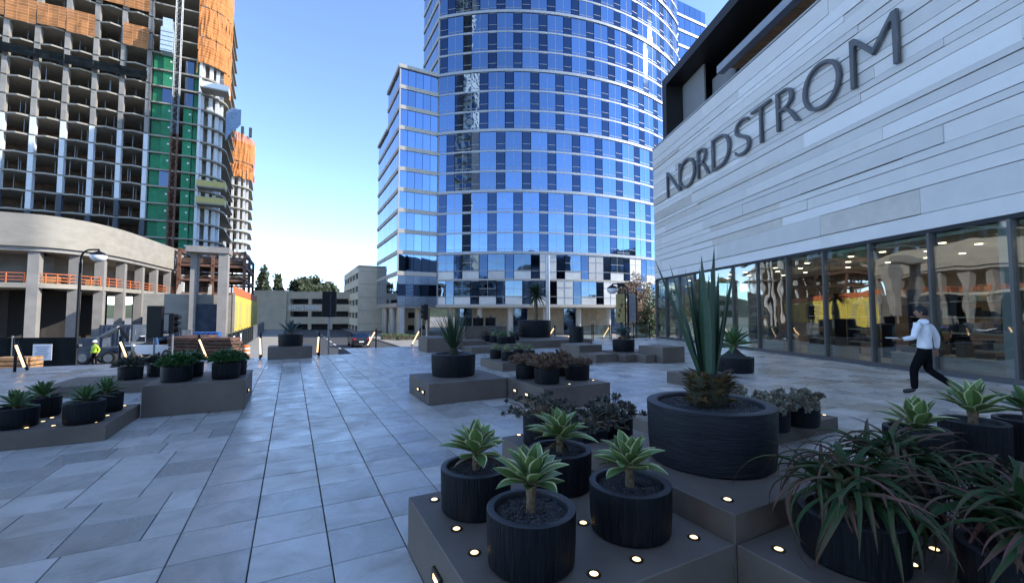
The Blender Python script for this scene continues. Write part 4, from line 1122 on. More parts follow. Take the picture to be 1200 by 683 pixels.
# ------------------------------------------------------------------ vehicles
def wheel(t, c, r, w, rz):
    m = MB(); ax = Vector((-math.sin(rz), math.cos(rz), 0)); m.tube([c - ax * w / 2, c - ax * w * .3, c + ax * w * .3, c + ax * w / 2], [r * .9, r, r, r * .9], 18); o = m.build('wheel', 'tyre', t, True)
    m = MB(); m.tube([c - ax * (w / 2 + .012), c + ax * (w / 2 + .012)], r * .58, 12); m.build('rim', 'galv', o)
def vehicle(name, label, cat, pos, rz, prof, cab, wid, paint, wr, wx, bed=None):
    """prof = side outline (x,z) of the body, cab = greenhouse outline; x is forward"""
    t = thing(name, label, cat, pos)
    P = lambda x, y, z: Vector(pos) + Matrix.Rotation(rz, 3, 'Z') @ Vector((x, y, z))
    def slab(outline, w, inset_=0.0):
        m = MB(); n = len(outline); vs = []
        for (sy, sc) in ((-1, 1), (-.82, 0), (.82, 0), (1, 1)):
            for (x, z) in outline:
                f = .965 if sc else 1; cx, cz = sum(a[0] for a in outline) / n, sum(a[1] for a in outline) / n
                vs.append(P(cx + (x - cx) * f, sy * w / 2, cz + (z - cz) * (f if z > cz else 1)))
        fs = [tuple(range(n - 1, -1, -1)), tuple(range(3 * n, 4 * n))]
        for r_ in range(3): fs += [(r_ * n + i, r_ * n + (i + 1) % n, (r_ + 1) * n + (i + 1) % n, (r_ + 1) * n + i) for i in range(n)]
        m.add(vs, fs); return m
    slab(prof, wid).build('body', paint, t, False)
    slab(cab, wid * .86).build('greenhouse', 'carglass', t, False)
    xs = [c[0] for c in cab]; zt = max(c[1] for c in cab); tx = [c[0] for c in cab if c[1] > zt - .02]
    m = MB(); m.box(P((min(tx) + max(tx)) / 2, 0, zt + .015), (max(tx) - min(tx) + .08, wid * .82, .05), rz); m.build('roof', paint, t)
    for x in wx:
        for s in (-1, 1): wheel(t, P(x, s * (wid / 2 - .1), wr), wr, .24, rz)
    xb, xf = min(p[0] for p in prof), max(p[0] for p in prof)
    for s in (-1, 1):
        m = MB(); m.box(P(xb + .06, s * wid * .38, .92), (.14, .3, .2), rz); m.build('tail_lamp', 'redlight', t)
        m = MB(); m.box(P(xf - .06, s * wid * .36, .78), (.16, .36, .16), rz); m.build('headlight', 'globe', t)
        m = MB(); m.box(P((max(xs) + max(tx)) / 2, s * (wid / 2 + .06), 1.1), (.16, .2, .14), rz); m.build('wing_mirror', paint, t)
    m = MB(); m.box(P(xb - .005, 0, .62), (.03, .5, .14), rz); m.build('number_plate', 'paper', t)
    if bed:
        m = MB(); m.box(P(bed[0], 0, bed[2]), (bed[1], wid * .84, .03), rz); m.build('load_bed', 'tyre', t)
    return t
suv = [(-2.2, .35), (-2.25, .8), (-2.15, 1.05), (1.0, 1.05), (2.1, .9), (2.25, .6), (2.2, .32)]
vehicle('parked_car', 'dark car seen from behind, waiting on the street', 'car', AT(421, 47.5, STREET), A + math.pi / 2, suv, [(-2.0, 1.03), (-1.55, 1.5), (.1, 1.52), (1.05, 1.04)], 1.86, 'dark_paint', .34, (-1.4, 1.4))
pk = [(-2.75, .5), (-2.75, 1.1), (-.7, 1.12), (.9, 1.15), (2.5, 1.05), (2.65, .7), (2.6, .42), (1, .4), (-2, .4)]
vehicle('pickup_truck', 'white pickup truck parked behind the planters by the site', 'truck', AT(186, 35, STREET), R(176), pk, [(-.85, 1.1), (-.7, 1.78), (.7, 1.8), (1.3, 1.14)], 1.95, 'white_paint', .4, (-1.75, 1.75), (-1.75, 1.8, 1.14))

# boom lift on site
p = AT(128, 31, STREET)
t = thing('boom_lift', 'dusty boom lift with a folded arm behind the site fence', 'machine', p)
m = MB(); m.box(p + Vector((0, 0, .85)), (2.6, 1.5, .7), R(8)); m.box(p + Vector((-.9, 0, 1.5)), (1.1, 1.3, .75), R(8)); m.build('chassis', 'bluegrey', t)
for sx in (-.9, .9):
    for sy in (-.7, .7): wheel(t, p + Vector((sx, sy, .5)), .5, .35, R(8))
m = MB(); m.tube([p + Vector((-1.2, 0, 1.5)), p + Vector((.9, -.1, 2.6))], .16, 6); m.build('arm', 'concrete', t)
m = MB(); m.tube([p + Vector((.9, -.1, 2.6)), p + Vector((1.7, -.1, 1.7))], .13, 6); m.build('arm', 'black', t)
m = MB(); m.box(p + Vector((1.9, -.1, 1.5)), (.8, 1.4, .1), R(8))
for q in range(4): m.tube([p + Vector((1.9 + (.38 if q % 2 else -.38), -.1 + (.65 if q > 1 else -.65), 1.5)), p + Vector((1.9 + (.38 if q % 2 else -.38), -.1 + (.65 if q > 1 else -.65), 2.5))], .03, 5)
m.build('basket', 'galv', t)
# containers, stacks, barrels
for k, (px, D, w, h, mm, lab) in enumerate(((148, 39, 2.6, 2.6, 'bluegrey', 'blue grey steel container standing under the podium'), (166, 40, 4.0, 1.7, 'galv', 'low pale steel tank behind the white pickup'), (198, 42, 3.6, 2.0, 'bluegrey', 'grey steel skip at the foot of the concrete stair'))):
    p = AT(px, D, STREET); t = thing('site_container', lab, 'container', p)
    m = MB(); m.box(p + Vector((0, 0, h / 2)), (w, 2.2, h), R(10)); m.build('body', mm, t)
    for q in range(7):
        m = MB(); m.box(p + Matrix.Rotation(R(10), 3, 'Z') @ Vector((-w / 2 + .2 + q * (w - .4) / 6, -1.13, h / 2)), (.12, .08, h * .92), R(10)); m.build('rib', mm, t)
for k, (px, D) in enumerate(((222, 33.5), (243, 33), (262, 32.5), (236, 36))):
    p = AT(px, D, STREET); t = thing('timber_pile', 'pile of weathered formwork timber ' + ['below the concrete stair', 'under the portal', 'at the corner of the street fence', 'in front of the blue barrels'][k], 'timber', p, 'formwork timber piles')
    r = random.Random(60 + k)
    for q in range(7):
        m = MB(); m.box(p + Vector((r.uniform(-.1, .1), 0, .14 + q * .26)), (2.2, 1.2, .2), r.uniform(-.12, .12)); m.build('plank', 'darkwood' if q % 3 else 'rust_steel', t)
for k in range(5):
    p = AT(232 + k * 6.2, 38, STREET + 1.1); m = MB(); m.lathe([(.26, 0), (.28, .05), (.27, .3), (.285, .45), (.27, .6), (.28, .86), (.22, .9)], 16, p)
    m.build('blue_barrel', 'blue', None, True, 'blue plastic barrel by the portal, ' + ('at the stair end of the row', 'second from the stair end of the row', 'in the middle of the row', 'second from the street end of the row', 'at the street end of the row')[k], 'barrel', 'row of blue barrels')
m = MB(); p = AT(244, 38, STREET); m.box(p + Vector((0, 0, .53)), (2.6, 1.2, 1.06), 0); m.build('barrel_stand', 'darkwood', None, False, 'dark timber stand carrying the blue barrels', 'stand')
# orange barrel on the sidewalk
p = AT(290, 34.5, STREET + .13); t = thing('traffic_barrel', 'orange traffic barrel with bands at the fence corner', 'barrel', p)
m = MB(); m.lathe([(.3, 0), (.28, .05), (.26, .9), (.1, .98)], 18, p); m.build('body', 'orangeplastic', t, True)
for z in (.3, .62): m = MB(); m.lathe([(.282, z), (.278, z + .14)], 18, p); m.build('band', 'paper', t, True)
# timber crate on the steps side
t = thing('timber_crate', 'raw orange timber crate against the site fence', 'crate', AT(25, 20.2, STREET))
cp = AT(25, 20.2, STREET)
for k in range(8):
    m = MB(); m.box(cp + Vector((0, 0, .12 + k * .2)), (1.5, .7, .15), R(12)); m.build('board', 'wood', t)
for s in (-1, 1): m = MB(); m.box(cp + Matrix.Rotation(R(12), 3, 'Z') @ Vector((s * .6, -.39, .82)), (.1, .06, 1.6), R(12)); m.build('batten', 'wood', t)

# ------------------------------------------------------------------ street furniture
def lamp_post(label, base, arm, ztop):
    """tapered post with a curved arm and a globe under a cap; arm = horizontal vector to the lamp"""
    t = thing('street_lamp', label, 'lamp', base)
    b = Vector(base); n = 8; arm = Vector(arm)
    m = MB(); m.tube([b, b + Vector((0, 0, .8)), b + Vector((0, 0, .9)), Vector((b.x, b.y, ztop - .7))], [.13, .13, .085, .065], 12); m.build('post', 'black', t, True)
    path = [Vector((b.x, b.y, ztop - .7))]
    for i in range(n + 1):
        a = math.pi / 2 * i / n; path.append(Vector((b.x, b.y, ztop - .5)) + arm * (.55 * (1 - math.cos(a))) + Vector((0, 0, .5 * math.sin(a))))
    e = Vector((b.x, b.y, ztop)) + arm; path.append(e)
    m = MB(); m.tube(path, .045, 8); m.build('arm', 'black', t, True)
    m = MB(); m.lathe([(.03, .0), (.06, -.08), (.22, -.16), (.36, -.28), (.36, -.30)], 20, e); m.build('lamp_cap', 'black', t, True)
    m = MB(); m.lathe([(.34, -.30), (.36, -.40), (.30, -.54), (.16, -.63), (0, -.66)], 20, e); m.build('lamp_globe', 'globe', t, True)
    m = MB(); m.box(Vector((b.x, b.y - .02, b.z + (ztop - b.z) * .28)), (.5, .16, .1)); m.build('bracket', 'galv', t)
lamp_post('black street lamp with curved arm before the unfinished podium', AT(92, 22.5, STREET), (.95, 0, 0), 5.03)
lamp_post('black street lamp with curved arm beside the twin banners', AT(736, 27.5, STREET), (-1.0, 0, 0), 3.55)
# dark roadside sign boards and signals
def board_sign(label, base, w, z0, z1, thick=.22):
    t = thing('sign_board', label, 'sign', base); b = Vector(base)
    m = MB(); m.tube([b, Vector((b.x, b.y, z0))], .06, 10); m.build('post', 'galv', t, True)
    me = bevel_box_mesh('board', (w, thick, z1 - z0), .03, 'black'); link('board', me, t, (0, 0, (z0 + z1) / 2 - b.z))
    return t
sb = board_sign('tall black sign board on a grey post by the edge planter', AT(386, 26, STREET), .82, 1.42, 2.98)
m = MB(); b = AT(386, 26, STREET); r = random.Random(5)
for k in range(9): m.box((b.x + .12 + r.uniform(-.02, .02), b.y - .117, 1.62 + k * .14), (.07, .01, .085))
m.build('pale_marks', 'bluegrey', sb)
board_sign('broad black signal backboard beside the traffic light', AT(183, 27, STREET), .98, .12, 2.12)
def signal(label, base, zc, face, cross=None):
    t = thing('traffic_light', label, 'traffic light', base); b = Vector(base)
    m = MB(); m.tube([b, Vector((b.x, b.y, zc - .62))], .06, 10); m.build('post', 'galv', t, True)
    me = bevel_box_mesh('housing', (.34, .36, 1.2), .03, 'black'); link('housing', me, t, (0, 0, zc - b.z))
    f = Vector((math.cos(face), math.sin(face), 0))
    for k in range(3):
        c = Vector((b.x, b.y, zc + .38 - k * .38)); m = MB(); m.tube([c + f * .16, c + f * .42 + Vector((0, 0, .03))], [.15, .135], 12); m.build('visor', 'black', t, True)
    if cross:
        m = MB(); m.tube([Vector((b.x, b.y, zc + .62)), Vector((b.x + cross, b.y, zc + .62))], .03, 6); m.tube([Vector((b.x, b.y, zc - .62)), Vector((b.x + cross, b.y, zc - .62))], .03, 6); m.build('crossbar', 'black', t)
signal('black traffic light facing the street beside its backboard', AT(204, 27, STREET), 1.0, 0.0, -.9)
signal('small black traffic light beyond the steps before the tower', AT(500, 33, STREET), 1.75, R(160))
# lit handrails at the head of the steps
def handrail(label, p, lean, lit=True, h=.92):
    t = thing('lit_handrail', label, 'handrail', p, 'lit handrails along the steps'); p = Vector(p)
    m = MB(); m.tube([p, p + Vector((0, 0, h))], .035, 8); m.build('post', 'black', t, True)
    e = p + Vector((lean, .0, .05)); s = p + Vector((0, 0, h - .06))
    m = MB(); m.tube([s, e], .035, 8); m.build('sloping_rail', 'black', t, True)
    d = (e - s).normalized(); m = MB(); m.tube([s + d * .12 + Vector((0, -.045, 0)), e - d * .1 + Vector((0, -.045, 0))], .028, 8); m.build('light_strip', 'strip', t, True)
handrail('lit handrail leaning beside the timber crate', W(-6.9, 17.2), .36)
handrail('lit handrail between the boom lift and the dark potted plants', W(-4.75, 17.55), .36)
handrail('lit handrail in front of the formwork timber', W(-2.8, 17.95), .36)
handrail('lit handrail post at the left end of the edge planter', W(-.98, 18.1), .05)
handrail('lit handrail post at the right end of the edge planter', W(.98, 18.1), -.05)
handrail('lit handrail leaning near the dark car', W(3.6, 21.0), -.42)
handrail('lit handrail leaning beside the grey stepped blocks', W(5.7, 20.9), -.42)
handrail('lit handrail beyond the black cylinder bin', W(13.9, 21.3), -.5)
handrail('lit handrail between the bin and the stepped plinths', W(15.3, 21.2), -.5)
handrail('lit handrail under the grey banner', W(18.0, 21.2), -.5)
# slender balustrade posts with a glass leaf
for k, u in enumerate((14.7, 16.2, 19.4)):
    p = W(u, 20.6); t = thing('glass_balustrade', 'glass balustrade leaf with black posts ' + ['near the bin', 'before the twin banners', 'toward the shop corner'][k], 'balustrade', p)
    for s in (0, 1.4): q = W(u + s, 20.6); m = MB(); m.tube([q, q + Vector((0, 0, 1.0))], .03, 6); m.build('post', 'black', t)
    m = MB(); m.ubox(u + .06, u + 1.34, 20.59, 20.61, .08, .92); m.build('glass_leaf', 'shopglass', t)
# twin banners on posts
for k, (px, D, mm, lab) in enumerate(((727, 29, 'banner_y', 'mustard yellow pole banner beside the street lamp'), (740, 29.5, 'banner_g', 'grey pole banner with dark swirls beside the street lamp'))):
    p = AT(px, D, STREET); t = thing('pole_banner', lab, 'banner', p)
    m = MB(); m.tube([p + Vector((.34, 0, 0)), p + Vector((.34, 0, 5.3))], .05, 8); m.build('post', 'black', t, True)
    m = MB(); m.box(p + Vector((0, 0, 4.0)), (.6, .03, 1.95)); bn = m.build('banner_cloth', mm, t)
    r = random.Random(k); m = MB()
    if k == 1:
        for q in range(4):
            c = p + Vector((r.uniform(-.1, .1), -.02, 3.35 + q * .42))
            pts = [c + Vector((.17 * math.cos(a * .7), 0, .17 * math.sin(a * .7))) for a in range(7)]
            m.tube(pts, .03, 5)
        m.build('printed_swirl', 'ink', bn)
    else:
        for q in range(3): m.box(p + Vector((-.12 + .1 * q, -.018, 3.5 + q * .35)), (.14, .006, .26))
        m.build('printed_block', 'rust_steel', bn)
# orange site board
p = AT(772, 55, STREET); t = thing('site_board', 'orange brown site board on posts past the shop corner', 'sign', p)
m = MB(); m.box(p + Vector((0, 0, 3.1)), (1.9, .1, 1.9)); m.build('board', 'rust_steel', t)
for s in (-.6, .6): m = MB(); m.tube([p + Vector((s, .08, 0)), p + Vector((s, .08, 3.9))], .06, 6); m.build('post', 'galv', t)

# ------------------------------------------------------------------ planter platforms
UP = MB().lathe([(.036, 0), (.036, .005), (.022, .0055)], 20).mesh('uplight', 'bezel')
LENS = MB().lathe([(.0215, .0058), (.018, .008), (0, .009)], 16).mesh('lens', 'lens')
def platform(label, u0, u1, v0, v1, h, lights=(), sides=(), name='planter_platform', base=0.0, group=None):
    c = W((u0 + u1) / 2, (v0 + v1) / 2, base)
    t = thing(name, label, 'platform', c, group)
    me = bevel_box_mesh('slab', (u1 - u0, v1 - v0, h), .006, 'platform')
    link('slab', me, t, (0, 0, h / 2 + .001), (0, 0, A))
    for (x, y) in lights:
        o = link('uplight', UP, t, (x - c.x, y - c.y, h + .0005)); link('lens', LENS, o)
    for (fu, fv, face) in sides:                  # step lights on the vertical faces
        p = W(fu, fv, h * .5) - c
        rz = A if face == 'v' else A + math.pi / 2
        b1 = bevel_box_mesh('step_light', (.15, .03, .075), .005, 'bezel'); o = link('step_light', b1, t, p + Vector((0, 0, base)), (0, 0, rz))
        b2 = bevel_box_mesh('lens', (.085, .034, .035), .003, 'lens'); link('lens', b2, o)
    return t
def grd(px, py, z):
    r = (px - 600) / 498; th = math.atan(25.5 / 498); yy = -(py - 341.5) / 498
    d = Vector((r, math.cos(th) - yy * math.sin(th), math.sin(th) + yy * math.cos(th))); k = (z - 1.65) / d.z
    return (d.x * k, d.y * k)
H1, H2 = .36, .52
platform('taupe platform carrying four pale edged agave pots', .76, 2.235, 1.60, 3.05, H1, [grd(*q, H1) for q in ((509, 585.6), (535, 620), (556, 648), (683.5, 613), (696, 673), (746, 656), (813, 630))], [(.755, 2.35, 'u')])
platform('raised taupe platform under the wide pot of sword leaves', 2.24, 3.68, 1.60, 3.04, H2, [grd(852.5, 585.7, H2), W(3.4, 1.75).xy])
platform('taupe platform under the drooping aloe pots', 2.24, 6.2, .10, 1.595, H1, [grd(*q, H1) for q in ((912.5, 644), (1069.5, 662), (1095, 644), (1194, 552))])
platform('low taupe platform under the dark trailing succulents', 2.03, 3.5, 3.08, 4.15, H1 - .03, [grd(608, 510, H1 - .03)])
platform('low taupe platform with pale succulents near the wide pot', 4.3, 6.88, 3.28, 4.75, .19, [grd(*q, .19) for q in ((907, 499), (930, 493.7), (945, 491), (966, 486.5))])
platform('small taupe block between the wide pot and the stout agave', 8.0, 8.9, 6.5, 7.4, .26)
platform('low taupe platform with four agave pots by the site side', -5.3, -2.11, 7.42, 8.86, .21, [grd(*q, .21) for q in ((31, 501.5), (50.6, 494), (61, 489.6), (62.6, 499), (111.5, 495), (126, 487), (135, 482), (146, 475.5))])
platform('tall taupe platform under the leafy green bushes', -2.07, -.68, 8.70, 10.25, .50, (), [(-.675, 9.2, 'u')])
platform('low taupe platform under the dark red potted plants', -4.3, -2.1, 11.6, 13.2, .2)
platform('taupe platform under the round pot of upright grass', 2.22, 3.79, 7.53, 8.95, .38, (), [(2.215, 8.2, 'u'), (2.215, 7.85, 'u')])
platform('taupe platform with rusty succulent pots', 3.81, 5.24, 6.18, 7.62, .38, [W(4.45, 6.35).xy, W(4.7, 7.2).xy, W(5.1, 6.5).xy], [(3.805, 7.2, 'u'), (3.805, 6.75, 'u')])
platform('small low platform with striped agave pots', 5.35, 6.95, 10.9, 12.5, .24)
cg = None
platform('low step block at the left of the stepped plinths', 9.0, 9.9, 11.3, 12.2, .28, name='stepped_plinth')
platform('upper block at the left of the stepped plinths', 9.0, 10.0, 12.22, 13.4, .52, name='stepped_plinth')
platform('narrow step block in the middle of the stepped plinths', 9.92, 10.4, 10.95, 11.6, .26, name='stepped_plinth')
platform('low step block before the right plinth', 10.42, 10.85, 10.5, 11.35, .26, name='stepped_plinth')
platform('tall block at the right of the stepped plinths', 10.87, 11.9, 10.2, 11.3, .52, name='stepped_plinth')
platform('middle plinth under the blue grey agave pot', 10.42, 11.9, 11.62, 12.9, .25, name='stepped_plinth')
platform('long taupe platform under the giant pot with the small palm', 9.3, 13.6, 17.35, 21.4, .35)
platform('tall back platform with a row of low pots', 7.6, 9.9, 19.7, 21.2, 1.0)
platform('tall grey block at the left end of the far plinths', 5.1, 6.4, 17.6, 19.0, .6, name='far_plinth')
platform('mid height grey block beside the upright grass', 6.9, 7.9, 17.9, 18.9, .42, name='far_plinth')
platform('low grey block in front of the far plinths', 6.5, 7.7, 16.1, 17.2, .26, name='far_plinth')
platform('wide dark platform under the far agave rows', 7.95, 9.28, 16.6, 19.4, .3, name='far_plinth')
platform('edge platform between two lit handrails', -.72, .72, 17.5, 18.4, .44)

# ------------------------------------------------------------------ potted plants
def leaf_mesh(name, L, wd, p0, curve, fold, matn, prof, n=8, wave=0.0, twist=0.0):
    """leaf along +X, starting at pitch p0, bending by curve over its length"""
    m = MB(); x = z = 0.0; vs = []; uvs = []; step = L / n
    for i in range(n + 1):
        t = i / n; a = p0 + curve * t
        w = wd * prof(t) / 2
        cx, cz = math.cos(a), math.sin(a); yo = wave * math.sin(t * 5.0) * L
        for k, s in enumerate((-1, -.55, 0, .55, 1)):
            up = fold * w * (abs(s) ** 1.6)
            vs.append((x - cz * up, yo + s * w, z + cx * up + twist * s * w * t)); uvs.append(((s + 1) / 2, t))
        x += cx * step; z += cz * step
    fs = [(i * 5 + k, (i + 1) * 5 + k, (i + 1) * 5 + k + 1, i * 5 + k + 1) for i in range(n) for k in range(4)]
    m.add(vs, fs, 0, uvs); return m.mesh(name, matn, True)
lance = lambda t: (.42 + .62 * math.sin(min(1, t * 1.25) * math.pi * .62)) * (1 - max(0, (t - .55) / .45) ** 1.7) + .015
sword = lambda t: (.55 + .45 * math.sin(min(1, t * 1.6) * math.pi / 2)) * (1 - max(0, (t - .3) / .7) ** 1.6) + .01
strap = lambda t: (1 - t ** 1.5) * .98 + .02
def pot_parts(t, r, h, style='pot', n=40, fill=.035):
    k = ('pot', round(r, 3), round(h, 3), style)
    if k not in wmesh:
        m = MB(); m.lathe([(r * .90, 0), (r * .96, .015), (r * .985, h * .4), (r, h - .012), (r * .995, h - .004)], n, mi=0, cap=(True, False))
        m.lathe([(r * .995, h - .004), (r * .97, h), (r * .84, h), (r * .82, h - .01)], n, mi=1, cap=(False, False))
        m.lathe([(r * .82, h - .01), (r * .81, h - fill - .03)], n, mi=1, cap=(False, False))
        wmesh[k] = m.mesh('pot', [style, 'rim'], True)
        s = MB(); rr = random.Random(1); nn = 12; vs = [(0, 0, h - fill + .012)]
        for q in range(1, 5):
            for a in range(n):
                ang = 2 * math.pi * a / n; vs.append((r * .815 * q / 4 * math.cos(ang), r * .815 * q / 4 * math.sin(ang), h - fill + rr.uniform(-.006, .008)))
        fs = [(0, 1 + a, 1 + (a + 1) % n) for a in range(n)] + [(1 + (q - 1) * n + a, 1 + q * n + a, 1 + q * n + (a + 1) % n, 1 + (q - 1) * n + (a + 1) % n) for q in range(1, 4) for a in range(n)]
        wmesh[('soil',) + k] = s.add(vs, fs).mesh('soil', 'soil', True)
    o = link('pot', wmesh[k], t); link('soil', wmesh[('soil',) + k], t)
    if t.location.length < 5.2:
        if ('peb',) + k not in wmesh:
            pb = MB(); rp = random.Random(8)
            for q in range(int(1500 * r)):
                a_ = rp.uniform(0, 6.28); d_ = r * .79 * math.sqrt(rp.random()); c_ = Vector((d_ * math.cos(a_), d_ * math.sin(a_), h - fill + .006)); e_ = rp.uniform(.005, .011)
                vv = [c_ + Vector((e_ * x * rp.uniform(.7, 1.2), e_ * y * rp.uniform(.7, 1.2), e_ * z * .7)) for x, y, z in ((1, 0, 0), (0, 1, 0), (-1, 0, 0), (0, -1, 0), (0, 0, 1), (0, 0, -1))]
                pb.add(vv, [(0, 1, 4), (1, 2, 4), (2, 3, 4), (3, 0, 4), (1, 0, 5), (2, 1, 5), (3, 2, 5), (0, 3, 5)])
            wmesh[('peb',) + k] = pb.mesh('gravel', 'pebble')
        link('gravel', wmesh[('peb',) + k], t)['kind'] = 'stuff'
    return o
LM = {}
dry_leaf = leaf_mesh('dry_leaf', .28, .06, 0, -.9, .8, 'shag', lance, 6, .02)
def agave_leaves(matn, L, wd, tiers=4):
    key = (matn, round(L, 3), round(wd, 3))
    if key not in LM:
        LM[key] = [leaf_mesh('leaf', L * s, wd * q, 0, c, f, matn, lance, 8, wv) for s, q, c, f, wv in ((1, 1, -.35, .42, 0), (.95, 1.05, .25, .5, .01), (1.04, .92, -.6, .38, -.012), (.9, 1, .1, .6, .008))]
    return LM[key]
def potted_agave(label, x, y, z, r=.235, h=.28, L=.25, wd=.10, n=30, matn='agave', seed=0, stem=.09, group='pale edged agave pots', style='pot', parts=True, mound=0.0, lift=0.0, name='potted_agave', low=2, high=82):
    rr = random.Random(seed)
    t = thing(name, label, 'potted plant', (x, y, z), group, rr.uniform(0, 6.28))
    pot_parts(t, r, h, style)
    zb = h - .03
    if mound:
        m = MB(); m.lathe([(r * .8, zb), (r * .45, zb + mound * .45), (.07, zb + mound)], 24)
        me = m.mesh('gravel_mound', 'soil', True); link('gravel_mound', me, t); zb += mound
    if stem:
        m = MB(); m.tube([(0, 0, zb), (0, 0, zb + stem * .5), (0, 0, zb + stem + .04)], [L * .11, L * .095, L * .13], 10); link('stem', m.mesh('stem', 'stem', True), t)
    ms = agave_leaves(matn, L, wd)
    mb = MB()
    for i in range(n):
        f = i / (n - 1); az = i * 2.39996 + rr.uniform(-.2, .2); pitch = R(low + (high - low) * f ** 1.25 + rr.uniform(-5, 5)); sc = (1.0 - .30 * f) * rr.uniform(.88, 1.1)
        if i < 4: sc *= .8
        loc = Vector((math.cos(az) * L * .05, math.sin(az) * L * .05, zb + stem + f * L * .18 + lift)); rot = (rr.uniform(-.12, .12), -pitch, az)
        me = ms[(i * 7 + 1) % 4]
        if parts and i in (1, 5) and seed % 2: link('dry_leaf', dry_leaf, t, loc - Vector((0, 0, .02)), (rot[0], R(rr.uniform(10, 40)), rot[2]), (sc * L * 3, sc * L * 3, sc * L * 3))
        elif parts: link('leaf', me, t, loc, rot, (sc, sc, sc))
        else:
            from mathutils import Euler
            Mx = Matrix.Translation(loc) @ Euler(rot).to_matrix().to_4x4() @ Matrix.Scale(sc, 4)
            uvl = me.uv_layers[0].data; b = len(mb.v); mb.v += [Mx @ v.co for v in me.vertices]
            for p in me.polygons:
                mb.uv[len(mb.f)] = [tuple(uvl[l].uv) for l in p.loop_indices]; mb.f.append([b + q for q in p.vertices]); mb.m.append(0)
    if not parts: link('foliage', mb.mesh('foliage', matn, True), t)
    return t
potted_agave('pale edged agave pot at the platform corner by the open paving', -.24, 2.90, H1, seed=1, L=.26)
potted_agave('pale edged agave pot with a tall stem, between two lights and the corner', .10, 2.29, H1, seed=2, L=.25, stem=.13, n=26, high=78, low=10)
potted_agave('pale edged agave pot before the dark trailing succulents', .36, 3.25, H1, seed=3, L=.28, wd=.105, n=30)
potted_agave('pale edged agave in a scratched pot against the raised platform', .71, 2.62, H1, r=.242, seed=4, L=.26, n=28, stem=.1)
potted_agave('broad pale edged agave pot right of the aloes', 3.30, 3.52, H1, r=.215, h=.36, seed=5, L=.30, wd=.11, n=22, low=12, stem=.02)
potted_agave('second pale edged agave pot nearest the shop glass', 3.98, 3.72, H1, r=.225, h=.37, seed=6, L=.33, wd=.12, n=22, low=15)
potted_agave('third agave pot at the end of the aloe platform', 4.55, 3.80, H1, r=.22, h=.36, seed=16, L=.30, wd=.09, n=22, matn='agave_dark')
# left low platform
gl = 'green agave pots on the low site side platform'
potted_agave('green agave in the low pot farthest along the site side platform', -6.30, 5.47, .21, r=.21, h=.25, seed=7, L=.30, wd=.072, n=26, matn='agave_dark', stem=.02, group=gl)
potted_agave('green agave pot at the back of the site side platform', -6.61, 6.05, .21, r=.20, h=.27, seed=8, L=.30, wd=.072, n=26, matn='agave_dark', stem=.02, group=gl)
potted_agave('green agave pot at the outer corner of the site side platform', -5.68, 5.72, .21, r=.21, h=.28, seed=9, L=.30, wd=.072, n=26, matn='agave_dark', stem=.02, group=gl)
potted_agave('green agave pot tucked behind the corner pot by the tall platform', -5.98, 6.33, .21, r=.20, h=.28, seed=10, L=.30, wd=.072, n=26, matn='agave_dark', stem=.02, group=gl)
# small striped agaves
for k, (x, y) in enumerate(((-.51, 13.4), (-.14, 12.86), (.22, 13.5), (.52, 13.15))):
    potted_agave('small striped agave pot ' + ['at the left of the small platform', 'at the front of the small platform', 'at the back of the small platform', 'at the right of the small platform'][k], x, y, .24, r=.185, h=.27, L=.27, wd=.05, n=22, seed=20 + k, stem=.02, group='small striped agave pots', parts=False)
# stout agave near the shop
w = Vector((6.3, 12.15))
potted_agave('stout green agave in a wide pot on a gravel mound near the shop', w.x, w.y, .0, r=.51, h=.42, L=.74, wd=.16, n=26, seed=30, matn='agave_dark', mound=.26, stem=.06, group=None, low=-4, high=70)
w = W(10.95, 12.15)
potted_agave('blue grey agave pot on the stepped plinths', w.x, w.y, .25, r=.40, h=.44, L=.62, wd=.1, n=34, seed=31, matn='agave_blue', stem=.12, group=None, low=8, high=86)
w = W(11.45, 12.3)
# far edge planter
w = W(0, 17.95)
potted_agave('blue agave in the drum pot on the edge platform', w.x, w.y, .44, r=.42, h=.44, L=.62, wd=.10, n=22, seed=32, matn='agave_blue', stem=.04, group=None, low=28, high=86)
# far rows
for k, (u, v, z, mm, L) in enumerate(((8.3, 17.0, .3, 'agave_dark', .34), (8.85, 17.15, .3, 'agave_dark', .34), (8.35, 17.9, .3, 'agave', .3), (8.9, 18.1, .3, 'agave_dark', .34), (8.3, 18.7, .3, 'aloe', .34), (8.9, 19.0, .3, 'agave_blue', .5), (9.6, 18.2, .35, 'agave_blue', .55))):
    w = W(u, v); potted_agave('agave pot in the far rows ' + ['at their front left', 'at their front right', 'in their second row, striped', 'in their second row, green', 'at their back, brownish', 'at their back, blue grey', 'beside the giant pot, blue'][k], w.x, w.y, z, r=.22, h=.3, L=L, wd=.06, n=22, seed=50 + k, matn=mm, stem=.02, group='agave pots in the far rows', parts=False)
for k, u in enumerate((7.95, 8.6, 9.3)):
    w = W(u, 20.4); potted_agave('low pot on the tall back platform ' + ['at its left', 'at its middle', 'at its right'][k], w.x, w.y, 1.0, r=.28, h=.42, L=.2, wd=.05, n=16, seed=70 + k, matn='darksuc' if k != 2 else 'rust', stem=.0, group='pots on the tall back platform', parts=False)

